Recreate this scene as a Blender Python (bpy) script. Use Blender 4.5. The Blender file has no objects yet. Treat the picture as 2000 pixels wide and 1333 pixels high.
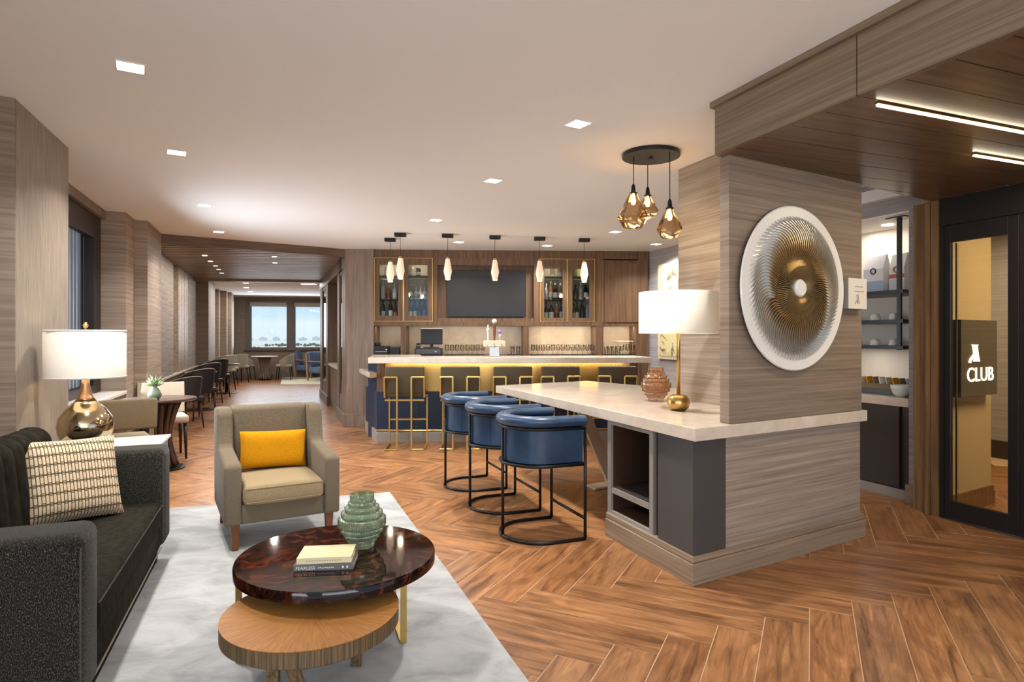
import bpy, bmesh, math, random
from mathutils import Vector, Matrix
random.seed(7)
PI = math.pi
SC = bpy.context.scene
COL = SC.collection

# ------------------------------------------------------------------ camera, world, exposure
CAM_H = 1.4
FPX = 1210.0
cam_d = bpy.data.cameras.new('camera')
cam_d.sensor_fit = 'HORIZONTAL'
cam_d.sensor_width = 36.0
cam_d.lens = 36.0 * FPX / 2000.0
cam_d.shift_y = -(666.5 - 658.5) / 2000.0
cam_d.clip_start = 0.05
cam_d.clip_end = 6000
cam = bpy.data.objects.new('camera', cam_d)
cam.location = (0, 0, CAM_H)
cam.rotation_euler = (PI / 2, 0, 0)
COL.objects.link(cam)
SC.camera = cam

SC.view_settings.view_transform = 'Standard'
SC.view_settings.look = 'None'
SC.view_settings.gamma = 1
SC.view_settings.use_curve_mapping = False
SC.view_settings.exposure = 0.46
SC.cycles.use_denoising = True
SC.cycles.max_bounces = 9
SC.cycles.diffuse_bounces = 5
SC.cycles.glossy_bounces = 4
SC.cycles.transparent_max_bounces = 16
SC.cycles.sample_clamp_indirect = 4.0
SC.cycles.caustics_reflective = False
SC.cycles.caustics_refractive = False

world = bpy.data.worlds.new('world')
SC.world = world
world.use_nodes = True
wn = world.node_tree.nodes
wl = world.node_tree.links
wn.clear()
w_out = wn.new('ShaderNodeOutputWorld')
w_bg = wn.new('ShaderNodeBackground')
w_tc = wn.new('ShaderNodeTexCoord')
w_sep = wn.new('ShaderNodeSeparateXYZ')
w_ramp = wn.new('ShaderNodeValToRGB')
wl.new(w_tc.outputs['Generated'], w_sep.inputs[0])
wl.new(w_sep.outputs['Z'], w_ramp.inputs['Fac'])
cr = w_ramp.color_ramp
cr.elements[0].position = 0.0
cr.elements[0].color = (0.80, 0.86, 0.92, 1)
cr.elements[1].position = 0.16
cr.elements[1].color = (0.42, 0.62, 0.93, 1)
e = cr.elements.new(0.03); e.color = (0.62, 0.77, 0.95, 1)
e = cr.elements.new(0.6); e.color = (0.62, 0.72, 0.90, 1)
w_cl = wn.new('ShaderNodeTexNoise')
w_cl.inputs['Scale'].default_value = 3.0
w_cl.inputs['Detail'].default_value = 5
w_map = wn.new('ShaderNodeMapping')
w_map.inputs['Scale'].default_value = (1, 1, 9)
wl.new(w_tc.outputs['Generated'], w_map.inputs[0])
wl.new(w_map.outputs[0], w_cl.inputs['Vector'])
w_cr = wn.new('ShaderNodeValToRGB')
w_cr.color_ramp.elements[0].position = 0.48
w_cr.color_ramp.elements[0].color = (0, 0, 0, 1)
w_cr.color_ramp.elements[1].position = 0.75
w_cr.color_ramp.elements[1].color = (0.7, 0.7, 0.7, 1)
wl.new(w_cl.outputs['Fac'], w_cr.inputs[0])
w_mix = wn.new('ShaderNodeMixRGB')
w_mix.inputs['Color2'].default_value = (0.9, 0.93, 0.97, 1)
wl.new(w_cr.outputs[0], w_mix.inputs['Fac'])
wl.new(w_ramp.outputs[0], w_mix.inputs['Color1'])
wl.new(w_mix.outputs[0], w_bg.inputs['Color'])
w_bg.inputs['Strength'].default_value = 1.0
wl.new(w_bg.outputs[0], w_out.inputs[0])

def area_light(name, loc, size, power, color=(1, 0.9, 0.8), rot=(0, 0, 0), size_y=None, spread=PI, parent=None):
    d = bpy.data.lights.new(name, 'AREA')
    d.energy = power
    d.color = color
    d.size = size
    if size_y:
        d.shape = 'RECTANGLE'
        d.size_y = size_y
    d.spread = spread
    o = bpy.data.objects.new(name, d)
    o.location = loc
    o.rotation_euler = rot
    if parent:
        o.parent = parent
    COL.objects.link(o)
    return o

def point_light(name, loc, power, color=(1, 0.8, 0.55), r=0.03, parent=None):
    d = bpy.data.lights.new(name, 'POINT')
    d.energy = power
    d.color = color
    d.shadow_soft_size = r
    o = bpy.data.objects.new(name, d)
    o.location = loc
    if parent:
        o.parent = parent
    COL.objects.link(o)
    return o

# fill lamps added behind the camera, tilted up for the ceiling, then left window daylight
area_light('window_daylight', (-3.6, -2.4, 1.5), 3.4, 115, (0.86, 0.93, 1.0), (math.radians(112), 0, -0.95), 1.8)
area_light('rear_window_daylight', (1.5, -3.8, 1.5), 4.5, 150, (0.90, 0.95, 1.0), (math.radians(135), 0, 0.0), 1.8)
area_light('left_window_daylight', (-4.05, 6.55, 1.4), 1.5, 50, (0.84, 0.92, 1.0), (math.radians(84), 0, -PI / 2 + 0.30), 1.3, math.radians(150))

# high sun outside: it lights the land beyond the windows, the roof keeps it out of the rooms
sun_d = bpy.data.lights.new('sun', 'SUN'); sun_d.energy = 1.3; sun_d.color = (1, .95, .87); sun_d.angle = .02
sun_o = bpy.data.objects.new('sun', sun_d); sun_o.rotation_euler = (math.radians(14), math.radians(6), 0); COL.objects.link(sun_o)

# ------------------------------------------------------------------ coordinates
# floor plan axes of the building: u runs along the island front, v along the corridor
def G(u, v, z=0.0):
    return (0.9011 * u - 0.4336 * v, 1.2385 * (0.4336 * u + 0.9011 * v), z)
def Gxy(u, v):
    return G(u, v)[:2]
def invG(x, y):
    y = y / 1.2385
    return (x * .9011 + y * .4336, -x * .4336 + y * .9011)
DA = Vector((-0.362, 0.932, 0)).normalized()     # along the corridor
DC = Vector((0.932, 0.362, 0)).normalized()      # square to it
ANG_C = math.atan2(DC.y, DC.x)
def W(px, py, z=0.0):                              # a measured point of a level plane
    Y = (CAM_H - z) * FPX / (py - 658.5)
    return ((px - 1000) / FPX * Y, Y)
def ZH(py, Y):
    return CAM_H + (658.5 - py) / FPX * Y

# ------------------------------------------------------------------ mesh builder
class MB:
    def __init__(self, T=None):
        self.v = []; self.f = []; self.T = T; self.uv = None
    def add(self, vs, fs):
        n = len(self.v)
        if self.T:
            vs = [self.T(*p) for p in vs]
        self.v += [tuple(p) for p in vs]
        self.f += [tuple(i + n for i in f) for f in fs]
        return self
    def prism(self, pts, z0, z1):
        n = len(pts)
        a = sum(pts[i][0] * pts[(i + 1) % n][1] - pts[(i + 1) % n][0] * pts[i][1] for i in range(n))
        if a < 0:
            pts = pts[::-1]
        vs = [(p[0], p[1], z0) for p in pts] + [(p[0], p[1], z1) for p in pts]
        fs = [tuple(range(n - 1, -1, -1)), tuple(range(n, 2 * n))]
        for i in range(n):
            j = (i + 1) % n
            fs.append((i, j, n + j, n + i))
        return self.add(vs, fs)
    def gbox(self, u0, u1, v0, v1, z0, z1):
        return self.prism([Gxy(u0, v0), Gxy(u1, v0), Gxy(u1, v1), Gxy(u0, v1)], z0, z1)
    def bb(self, x0, x1, y0, y1, z0, z1):
        if x0 > x1: x0, x1 = x1, x0
        if y0 > y1: y0, y1 = y1, y0
        if z0 > z1: z0, z1 = z1, z0
        return self.prism([(x0, y0), (x1, y0), (x1, y1), (x0, y1)], z0, z1)
    def cbox(self, c, s, rot=0.0, tilt=None):
        hx, hy, hz = s[0] / 2, s[1] / 2, s[2] / 2
        M = Matrix.Rotation(rot, 3, 'Z')
        if tilt:
            M = M @ Matrix.Rotation(tilt[0], 3, tilt[1])
        vs = []
        for sz in (-1, 1):
            for sx, sy in ((-1, -1), (1, -1), (1, 1), (-1, 1)):
                vs.append(tuple(Vector(c) + M @ Vector((sx * hx, sy * hy, sz * hz))))
        return self.add(vs, [(3, 2, 1, 0), (4, 5, 6, 7), (0, 1, 5, 4), (1, 2, 6, 5), (2, 3, 7, 6), (3, 0, 4, 7)])
    def beam(self, a, b, w, h=None, up=(0, 0, 1)):
        h = h or w
        a = Vector(a); b = Vector(b); d = (b - a).normalized()
        upv = Vector(up)
        if abs(d.dot(upv)) > 0.98:
            upv = Vector((0, 1, 0))
        s = d.cross(upv).normalized(); t = s.cross(d).normalized()
        vs = []
        for p in (a, b):
            for i, j in ((-1, -1), (1, -1), (1, 1), (-1, 1)):
                vs.append(tuple(p + s * (i * w / 2) + t * (j * h / 2)))
        return self.add(vs, [(0, 1, 2, 3), (7, 6, 5, 4), (0, 4, 5, 1), (1, 5, 6, 2), (2, 6, 7, 3), (3, 7, 4, 0)])
    def tube(self, pts, r, n=8, closed=False):
        pts = [Vector(p) for p in pts]
        m = len(pts)
        rs = r if isinstance(r, (list, tuple)) else [r] * m
        vs = []
        prev = None
        for i, p in enumerate(pts):
            if closed:
                d = pts[(i + 1) % m] - pts[i - 1]
            else:
                d = (pts[min(i + 1, m - 1)] - pts[max(i - 1, 0)])
            d.normalize()
            if prev is None:
                up = Vector((0, 0, 1)) if abs(d.z) < 0.9 else Vector((1, 0, 0))
                s = d.cross(up).normalized()
            else:
                s = (prev - d * prev.dot(d)).normalized()
            prev = s
            t = d.cross(s)
            for k in range(n):
                a = 2 * PI * k / n
                vs.append(tuple(p + (s * math.cos(a) + t * math.sin(a)) * rs[i]))
        fs = []
        for i in range(m if closed else m - 1):
            j = (i + 1) % m
            for k in range(n):
                l = (k + 1) % n
                fs.append((i * n + k, i * n + l, j * n + l, j * n + k))
        if not closed:
            fs.append(tuple(range(n - 1, -1, -1)))
            fs.append(tuple((m - 1) * n + k for k in range(n)))
        return self.add(vs, fs)
    def lathe(self, prof, n=24, c=(0, 0, 0), sx=1.0, sy=1.0, rib=None, phase=0.0):
        vs = []; m = len(prof)
        for i, (r, z) in enumerate(prof):
            for k in range(n):
                a = 2 * PI * k / n + phase
                rr = r
                if rib and r > 0.001:
                    rr = r + rib[1] * math.cos(rib[0] * a)
                vs.append((c[0] + rr * math.cos(a) * sx, c[1] + rr * math.sin(a) * sy, c[2] + z))
        fs = []
        for i in range(m - 1):
            for k in range(n):
                l = (k + 1) % n
                fs.append((i * n + k, i * n + l, (i + 1) * n + l, (i + 1) * n + k))
        fs.append(tuple(range(n - 1, -1, -1)))
        fs.append(tuple((m - 1) * n + k for k in range(n)))
        return self.add(vs, fs)
    def grid(self, fn, nu, nv, cu=False, cv=False):
        vs = [fn(i / (nu if cu else nu - 1), j / (nv if cv else nv - 1)) for i in range(nu) for j in range(nv)]
        fs = []
        for i in range(nu if cu else nu - 1):
            for j in range(nv if cv else nv - 1):
                a, b = (i + 1) % nu, (j + 1) % nv
                fs.append((i * nv + j, a * nv + j, a * nv + b, i * nv + b))
        return self.add(vs, fs)
    def rbox(self, c, s, r=0.03, seg=3, rot=0.0, puff=0.0, tilt=None):
        """soft box: subdivided, rounded and optionally crowned"""
        bm = bmesh.new()
        bmesh.ops.create_cube(bm, size=1.0)
        for v in bm.verts:
            v.co = Vector((v.co.x * s[0], v.co.y * s[1], v.co.z * s[2]))
        r = min(r, min(s) * 0.49)
        bmesh.ops.bevel(bm, geom=list(bm.edges), offset=r, segments=seg, profile=0.5, affect='EDGES')
        if puff:
            bmesh.ops.subdivide_edges(bm, edges=[e for e in bm.edges if e.calc_length() > max(s) * 0.35], cuts=7, use_grid_fill=True)
            for v in bm.verts:
                fx = max(0, 1 - (2 * v.co.x / s[0]) ** 2); fy = max(0, 1 - (2 * v.co.y / s[1]) ** 2)
                if abs(v.co.z) > s[2] * 0.2:
                    v.co.z += math.copysign(puff * math.sqrt(fx * fy), v.co.z)
        M = Matrix.Rotation(rot, 3, 'Z')
        if tilt:
            M = M @ Matrix.Rotation(tilt[0], 3, tilt[1])
        bm.verts.index_update()
        vs = [tuple(Vector(c) + M @ v.co) for v in bm.verts]
        fs = [tuple(v.index for v in f.verts) for f in bm.faces]
        bm.free()
        return self.add(vs, fs)
    def build(self, name, mat, parent=None, smooth=False, world=False, bevel=0.0, seg=2, auto=None, recal=False):
        vs = self.v
        loc = None
        if parent is not None and world:
            M = (Matrix.Translation(parent.location) @ parent.rotation_euler.to_matrix().to_4x4())
            pp = parent.parent
            while pp is not None:
                M = Matrix.Translation(pp.location) @ pp.rotation_euler.to_matrix().to_4x4() @ M
                pp = pp.parent
            M = M.inverted()
            vs = [tuple(M @ Vector(p)) for p in vs]
        elif parent is None:
            xs = [p[0] for p in vs]; ys = [p[1] for p in vs]; zs = [p[2] for p in vs]
            loc = Vector(((min(xs) + max(xs)) / 2, (min(ys) + max(ys)) / 2, min(zs)))
            vs = [tuple(Vector(p) - loc) for p in vs]
        me = bpy.data.meshes.new(name)
        me.from_pydata(vs, [], self.f)
        me.update()
        if bevel or recal:
            bm = bmesh.new(); bm.from_mesh(me)
            if recal:
                bmesh.ops.recalc_face_normals(bm, faces=bm.faces)
            if bevel:
                es = [e for e in bm.edges if len(e.link_faces) == 2 and e.calc_face_angle(0) > 0.5]
                bmesh.ops.bevel(bm, geom=es, offset=bevel, segments=seg, profile=0.5, affect='EDGES', clamp_overlap=True)
            bm.to_mesh(me); bm.free()
        if smooth or auto:
            me.polygons.foreach_set('use_smooth', [True] * len(me.polygons))
            if auto:
                try:
                    me.set_sharp_from_angle(angle=auto)
                except Exception:
                    pass
        if mat:
            me.materials.append(mat)
        o = bpy.data.objects.new(name, me)
        if parent is not None:
            o.parent = parent
        elif loc is not None:
            o.location = loc
        COL.objects.link(o)
        return o

AUTO = math.radians(35)

def thing(name, label, cat, loc=(0, 0, 0), rotz=0.0, group=None):
    o = bpy.data.objects.new(name, None)
    o.empty_display_size = 0.1
    COL.objects.link(o)
    o.location = loc if len(loc) == 3 else (loc[0], loc[1], 0)
    o.rotation_euler = (0, 0, rotz)
    o['label'] = label; o['category'] = cat
    if group: o['group'] = group
    return o

def tag(o, label, cat, group=None):
    o['label'] = label; o['category'] = cat
    if group: o['group'] = group
    return o

def struct(o, label=None):
    o['kind'] = 'structure'
    if label: o['label'] = label
    return o

def sthing(name, label, loc=(0, 0, 0)):
    o = bpy.data.objects.new(name, None)
    COL.objects.link(o)
    o.location = loc
    o['kind'] = 'structure'; o['label'] = label
    return o

def kids(o):
    return [c for c in bpy.data.objects if c.parent == o]

def dup(root, loc, rotz=None, label=None, group=None, scale=None):
    def cp(o, parent):
        c = o.copy(); COL.objects.link(c); c.parent = parent
        for ch in CH.get(o.name, []):
            cp(ch, c)
        return c
    CH = {}
    stack = [root]
    while stack:
        q = stack.pop(); ks = list(q.children)
        CH[q.name] = ks; stack += ks
    r = cp(root, None)
    r.location = loc if len(loc) == 3 else (loc[0], loc[1], root.location.z)
    if rotz is not None: r.rotation_euler = (0, 0, rotz)
    if label: r['label'] = label
    if group: r['group'] = group
    if scale: r.scale = scale
    return r

def clip(poly, a, b, c):
    """keep a*x+b*y<=c"""
    out = []
    n = len(poly)
    for i in range(n):
        p, q = poly[i], poly[(i + 1) % n]
        dp = a * p[0] + b * p[1] - c; dq = a * q[0] + b * q[1] - c
        if dp <= 0: out.append(p)
        if dp * dq < 0:
            t = dp / (dp - dq)
            out.append((p[0] + (q[0] - p[0]) * t, p[1] + (q[1] - p[1]) * t))
    return out

def strips(poly, d, pitch, gap, start=0.0):
    """cut a polygon into boards running square to direction d"""
    res = []
    ks = [p[0] * d[0] + p[1] * d[1] for p in poly]
    k0 = math.floor((min(ks) - start) / pitch); k1 = math.ceil((max(ks) - start) / pitch)
    for k in range(k0, k1):
        lo = start + k * pitch + gap / 2; hi = start + (k + 1) * pitch - gap / 2
        q = clip(poly, d[0], d[1], hi)
        if len(q) > 2: q = clip(q, -d[0], -d[1], -lo)
        if len(q) > 2:
            ar = abs(sum(q[i][0] * q[(i + 1) % len(q)][1] - q[(i + 1) % len(q)][0] * q[i][1] for i in range(len(q)))) / 2
            if ar > 0.004: res.append(q)
    return res

# ------------------------------------------------------------------ materials
def srgb(r, g, b):
    f = lambda c: c / 12.92 if c <= 0.04045 else ((c + 0.055) / 1.055) ** 2.4
    return (f(r / 255), f(g / 255), f(b / 255), 1)

def base_mat(name, col=(0.5, 0.5, 0.5, 1), rough=0.5, metal=0.0, spec=0.5, coat=0.0, trans=0.0, ior=1.45, emit=None, estr=0.0, sheen=0.0, aniso=0.0):
    m = bpy.data.materials.new(name); m.use_nodes = True
    b = m.node_tree.nodes['Principled BSDF']
    b.inputs['Base Color'].default_value = col
    b.inputs['Roughness'].default_value = rough
    b.inputs['Metallic'].default_value = metal
    b.inputs['Specular IOR Level'].default_value = spec
    b.inputs['Coat Weight'].default_value = coat
    b.inputs['Coat Roughness'].default_value = 0.05
    b.inputs['Transmission Weight'].default_value = trans
    b.inputs['IOR'].default_value = ior
    b.inputs['Sheen Weight'].default_value = sheen
    b.inputs['Anisotropic'].default_value = aniso
    if emit:
        b.inputs['Emission Color'].default_value = emit
        b.inputs['Emission Strength'].default_value = estr
    return m

def nodes_of(m):
    return m.node_tree.nodes, m.node_tree.links, m.node_tree.nodes['Principled BSDF']

def streak(m, c1, c2, scale, rotz=0.0, detail=6, lo=0.35, hi=0.65, coord='Object', bump=0.1, dist=0.0, c3=None, nscale=1.0, rough_var=None, mapy=None):
    """stretched noise between two or three colours: wood grain, woven wall covering"""
    n, l, b = nodes_of(m)
    tc = n.new('ShaderNodeTexCoord')
    mp = n.new('ShaderNodeMapping')
    rt = n.new('ShaderNodeMapping')
    rt.inputs['Rotation'].default_value = (0, 0, -rotz)
    l.new(tc.outputs[coord], rt.inputs[0])
    mp.inputs['Scale'].default_value = scale
    l.new(rt.outputs[0], mp.inputs[0])
    nz = n.new('ShaderNodeTexNoise')
    nz.inputs['Scale'].default_value = nscale
    nz.inputs['Detail'].default_value = detail
    nz.inputs['Roughness'].default_value = 0.62
    nz.inputs['Distortion'].default_value = dist
    l.new(mp.outputs[0], nz.inputs['Vector'])
    rp = n.new('ShaderNodeValToRGB')
    rp.color_ramp.elements[0].position = lo; rp.color_ramp.elements[0].color = c1
    rp.color_ramp.elements[1].position = hi; rp.color_ramp.elements[1].color = c2
    if c3:
        e = rp.color_ramp.elements.new((lo + hi) / 2); e.color = c3
    l.new(nz.outputs['Fac'], rp.inputs[0])
    l.new(rp.outputs[0], b.inputs['Base Color'])
    if bump:
        bp = n.new('ShaderNodeBump')
        bp.inputs['Strength'].default_value = bump
        bp.inputs['Distance'].default_value = 0.004
        l.new(nz.outputs['Fac'], bp.inputs['Height'])
        l.new(bp.outputs[0], b.inputs['Normal'])
    return nz, rp, mp

def pane_mat(name, tint=(0.9, 0.95, 0.95, 1), refl=0.06, rough=0.02, fk=0.9):
    m = bpy.data.materials.new(name); m.use_nodes = True
    n = m.node_tree.nodes; l = m.node_tree.links; n.clear()
    o = n.new('ShaderNodeOutputMaterial'); t = n.new('ShaderNodeBsdfTransparent'); g = n.new('ShaderNodeBsdfGlossy')
    mx = n.new('ShaderNodeMixShader'); fr = n.new('ShaderNodeFresnel')
    fr.inputs['IOR'].default_value = 1.45
    mm = n.new('ShaderNodeMath'); mm.operation = 'MULTIPLY_ADD'
    mm.inputs[1].default_value = fk; mm.inputs[2].default_value = refl
    l.new(fr.outputs[0], mm.inputs[0]); l.new(mm.outputs[0], mx.inputs[0])
    t.inputs['Color'].default_value = tint
    g.inputs['Roughness'].default_value = rough
    l.new(t.outputs[0], mx.inputs[1]); l.new(g.outputs[0], mx.inputs[2]); l.new(mx.outputs[0], o.inputs[0])
    return m

def fabric(name, c1, c2, sc=900, rough=0.9, bump=0.25, sheen=0.1):
    m = base_mat(name, c1, rough, spec=0.2, sheen=sheen)
    n, l, b = nodes_of(m)
    tc = n.new('ShaderNodeTexCoord')
    nz = n.new('ShaderNodeTexNoise'); nz.inputs['Scale'].default_value = sc; nz.inputs['Detail'].default_value = 2
    mp = n.new('ShaderNodeMapping'); mp.inputs['Scale'].default_value = (1, 1, 0.35)
    l.new(tc.outputs['Object'], mp.inputs[0]); l.new(mp.outputs[0], nz.inputs['Vector'])
    rp = n.new('ShaderNodeValToRGB')
    rp.color_ramp.elements[0].position = 0.35; rp.color_ramp.elements[0].color = c1
    rp.color_ramp.elements[1].position = 0.66; rp.color_ramp.elements[1].color = c2
    l.new(nz.outputs['Fac'], rp.inputs[0]); l.new(rp.outputs[0], b.inputs['Base Color'])
    bp = n.new('ShaderNodeBump'); bp.inputs['Strength'].default_value = bump; bp.inputs['Distance'].default_value = 0.002
    l.new(nz.outputs['Fac'], bp.inputs['Height']); l.new(bp.outputs[0], b.inputs['Normal'])
    return m

M = {}
M['ceiling'] = base_mat('ceiling_paint', (0.89, 0.905, 0.915, 1), 0.9, spec=0.1)
M['cover'] = base_mat('wall_covering', (0.3, 0.25, 0.2, 1), 0.62, spec=0.35)
streak(M['cover'], srgb(124, 110, 98), srgb(176, 160, 145), (1.1, 1.1, 62), detail=7, lo=0.30, hi=0.72, bump=0.06, dist=0.35, c3=srgb(152, 136, 121))
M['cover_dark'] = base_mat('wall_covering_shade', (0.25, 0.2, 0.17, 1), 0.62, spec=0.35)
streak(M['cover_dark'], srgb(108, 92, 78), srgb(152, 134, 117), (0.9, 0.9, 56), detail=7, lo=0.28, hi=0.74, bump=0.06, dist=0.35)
M['cover_grey'] = base_mat('grey_wall_covering', (0.25, 0.25, 0.26, 1), 0.62, spec=0.35)
streak(M['cover_grey'], srgb(136, 132, 134), srgb(168, 164, 164), (1.1, 1.1, 60), detail=5, lo=0.32, hi=0.70, bump=0.1, dist=0.4)
M['weave'] = base_mat('vertical_woven_covering', (0.4, 0.35, 0.3, 1), 0.5, spec=0.4)
streak(M['weave'], srgb(118, 106, 94), srgb(162, 148, 133), (120, 120, 5), detail=5, lo=0.3, hi=0.72, bump=0.15)
M['wood_wall'] = base_mat('brown_oak_panel', (0.15, 0.1, 0.07, 1), 0.45, spec=0.4)
streak(M['wood_wall'], srgb(84, 64, 50), srgb(118, 94, 76), (30, 30, 1.6), detail=5, lo=0.35, hi=0.68, bump=0.06, dist=0.3)
M['wood_wall_h'] = base_mat('brown_oak_panel_level', (0.15, 0.1, 0.07, 1), 0.45, spec=0.4)
streak(M['wood_wall_h'], srgb(84, 64, 50), srgb(118, 94, 76), (1.6, 1.6, 30), detail=5, lo=0.35, hi=0.68, bump=0.06, dist=0.3)
M['wood_bar'] = base_mat('bar_oak', (0.15, 0.1, 0.07, 1), 0.42, spec=0.4)
streak(M['wood_bar'], srgb(78, 57, 40), srgb(112, 84, 62), (28, 28, 1.5), detail=5, lo=0.35, hi=0.68, bump=0.05, dist=0.3)
M['pillar_wood'] = base_mat('taupe_oak', (0.2, 0.15, 0.12, 1), 0.45, spec=0.4)
streak(M['pillar_wood'], srgb(108, 92, 80), srgb(138, 120, 106), (26, 26, 1.4), detail=5, lo=0.35, hi=0.68, bump=0.06, dist=0.3)
M['fascia'] = base_mat('fascia_oak', (0.2, 0.15, 0.12, 1), 0.5, spec=0.35)
streak(M['fascia'], srgb(106, 88, 70), srgb(136, 116, 95), (0.9, 0.9, 60), detail=5, lo=0.35, hi=0.68, bump=0.06, dist=0.4)
M['soffit'] = base_mat('soffit_oak', (0.1, 0.07, 0.05, 1), 0.3, spec=0.5)
streak(M['soffit'], srgb(86, 64, 46), srgb(122, 94, 70), (1.6, 26, 26), rotz=ANG_C, detail=5, lo=0.35, hi=0.68, bump=0.05, dist=0.3)
M['slat'] = base_mat('ceiling_slat_oak', (0.25, 0.2, 0.16, 1), 0.4, spec=0.4)
streak(M['slat'], srgb(150, 130, 110), srgb(186, 166, 144), (1.6, 26, 26), detail=4, lo=0.35, hi=0.68, bump=0.03)
M['base_oak'] = base_mat('base_moulding_oak', (0.3, 0.24, 0.19, 1), 0.5, spec=0.35)
streak(M['base_oak'], srgb(126, 107, 88), srgb(162, 142, 120), (1.0, 1.0, 50), detail=5, lo=0.35, hi=0.68, bump=0.06, dist=0.4)
M['trim_oak'] = base_mat('door_trim_oak', (0.3, 0.2, 0.1, 1), 0.4, spec=0.4)
streak(M['trim_oak'], srgb(104, 78, 52), srgb(144, 112, 78), (24, 24, 1.4), detail=5, lo=0.35, hi=0.68, bump=0.06)
M['black_frame'] = base_mat('black_frame', srgb(34, 32, 32), 0.38, spec=0.4)
M['charcoal'] = base_mat('charcoal_laminate', srgb(72, 70, 69), 0.34, spec=0.5)
M['charcoal_dark'] = base_mat('dark_laminate', srgb(58, 52, 48), 0.4, spec=0.4)
M['niche_brown'] = base_mat('niche_brown', srgb(70, 50, 36), 0.45)
M['niche_edge'] = base_mat('niche_edge', srgb(146, 140, 132), 0.45)
M['quartz'] = base_mat('cream_quartz', srgb(222, 206, 188), 0.12, spec=0.5)
streak(M['quartz'], srgb(204, 188, 170), srgb(220, 206, 190), (5, 5, 5), detail=6, lo=0.35, hi=0.7, bump=0, dist=1.0)
M['brass'] = base_mat('brushed_brass', srgb(194, 160, 98), 0.3, metal=1.0)
M['gold_frame'] = base_mat('satin_gold_metal', srgb(198, 166, 98), 0.36, metal=0.9)
M['champagne'] = base_mat('champagne_metal', srgb(222, 208, 180), 0.4, metal=0.25)
M['black_metal'] = base_mat('black_metal', srgb(30, 30, 32), 0.35, metal=0.4, spec=0.5)
M['steel'] = base_mat('steel', srgb(170, 170, 172), 0.35, metal=1.0)
M['blue_leather'] = base_mat('blue_leather', srgb(44, 66, 92), 0.32, spec=0.6)
streak(M['blue_leather'], srgb(26, 46, 72), srgb(50, 78, 108), (5, 5, 5), detail=4, lo=0.3, hi=0.75, bump=0.03)
M['blue_panel'] = base_mat('navy_panel', srgb(31, 45, 66), 0.42, spec=0.4)
M['olive_leather'] = base_mat('olive_upholstery', srgb(72, 62, 44), 0.55, spec=0.3)
M['black_leather'] = base_mat('black_leather', srgb(46, 46, 52), 0.42, spec=0.5)
M['piping'] = base_mat('pale_piping', srgb(190, 182, 168), 0.6)
M['grey_fabric'] = fabric('grey_chair_fabric', srgb(120, 116, 104), srgb(168, 162, 148))
M['beige_fabric'] = fabric('beige_chair_fabric', srgb(164, 150, 130), srgb(200, 186, 164))
M['tan_fabric'] = fabric('tan_chair_fabric', srgb(106, 92, 68), srgb(146, 130, 102))
M['chair_fabric'] = fabric('armchair_tweed', srgb(80, 70, 56), srgb(140, 126, 104), sc=700, bump=0.4)
M['seat_fabric'] = fabric('armchair_seat_fabric', srgb(134, 116, 86), srgb(166, 146, 112), sc=420, bump=0.3)
M['sofa'] = fabric('charcoal_chenille', srgb(24, 23, 20), srgb(116, 110, 96), sc=430, bump=0.5, sheen=0.1)
_n, _l, _b = nodes_of(M['sofa'])
for q in _n:
    if q.type == 'VALTORGB':
        q.color_ramp.elements[0].position = 0.52; q.color_ramp.elements[1].position = 0.74
M['sofa_plain'] = base_mat('charcoal_velvet', srgb(44, 42, 36), 0.9, spec=0.06, sheen=0.0)
streak(M['sofa_plain'], srgb(26, 25, 20), srgb(48, 44, 35), (30, 30, 14), detail=4, lo=0.3, hi=0.75, bump=0.2)
M['sofa_pipe'] = base_mat('taupe_piping', srgb(150, 140, 124), 0.6)
M['yellow'] = fabric('mustard_velvet', srgb(190, 126, 6), srgb(212, 148, 14), sc=300, bump=0.15, sheen=0.0)
M['blue_fabric'] = fabric('blue_chair_fabric', srgb(70, 90, 120), srgb(120, 140, 168), sc=60)
M['walnut_leg'] = base_mat('walnut_leg', srgb(112, 66, 36), 0.4)
M['oak_leg'] = base_mat('pale_oak', srgb(176, 138, 110), 0.45)
M['dark_leg'] = base_mat('espresso_leg', srgb(40, 30, 26), 0.35)
M['espresso'] = base_mat('espresso_wood', srgb(72, 50, 42), 0.25, spec=0.5)
M['white'] = base_mat('white_gloss', srgb(226, 222, 216), 0.25)
M['ceramic'] = base_mat('white_ceramic', srgb(222, 224, 218), 0.2)
M['screen'] = base_mat('dark_screen', srgb(20, 22, 26), 0.35, spec=0.5)
M['black_plastic'] = base_mat('black_plastic', srgb(24, 25, 28), 0.35)
M['window_frame_brown'] = base_mat('brown_window_frame', srgb(104, 92, 82), 0.5)
M['sill'] = base_mat('pale_sill', srgb(222, 214, 204), 0.35)
M['pane'] = pane_mat('clear_pane')
M['pane_cab'] = pane_mat('cabinet_pane', refl=0.02)
M['pane_door'] = pane_mat('bronze_tint_pane', tint=(0.78, 0.72, 0.6, 1), refl=0.05)
M['sheer'] = bpy.data.materials.new('white_sheer'); M['sheer'].use_nodes = True
_n = M['sheer'].node_tree.nodes; _l = M['sheer'].node_tree.links; _n.clear()
_o = _n.new('ShaderNodeOutputMaterial'); _t = _n.new('ShaderNodeBsdfTranslucent'); _d = _n.new('ShaderNodeBsdfTransparent'); _m = _n.new('ShaderNodeMixShader')
_t.inputs['Color'].default_value = (.95, .96, .98, 1); _m.inputs[0].default_value = .65
_l.new(_t.outputs[0], _m.inputs[1]); _l.new(_d.outputs[0], _m.inputs[2]); _l.new(_m.outputs[0], _o.inputs[0])
M['pipe_dark'] = base_mat('dark_piping', srgb(70, 66, 56), 0.7)
M['light'] = base_mat('light_diffuser', (1, 1, 1, 1), 0.5, emit=(1, 0.95, 0.86, 1), estr=6)
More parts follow.
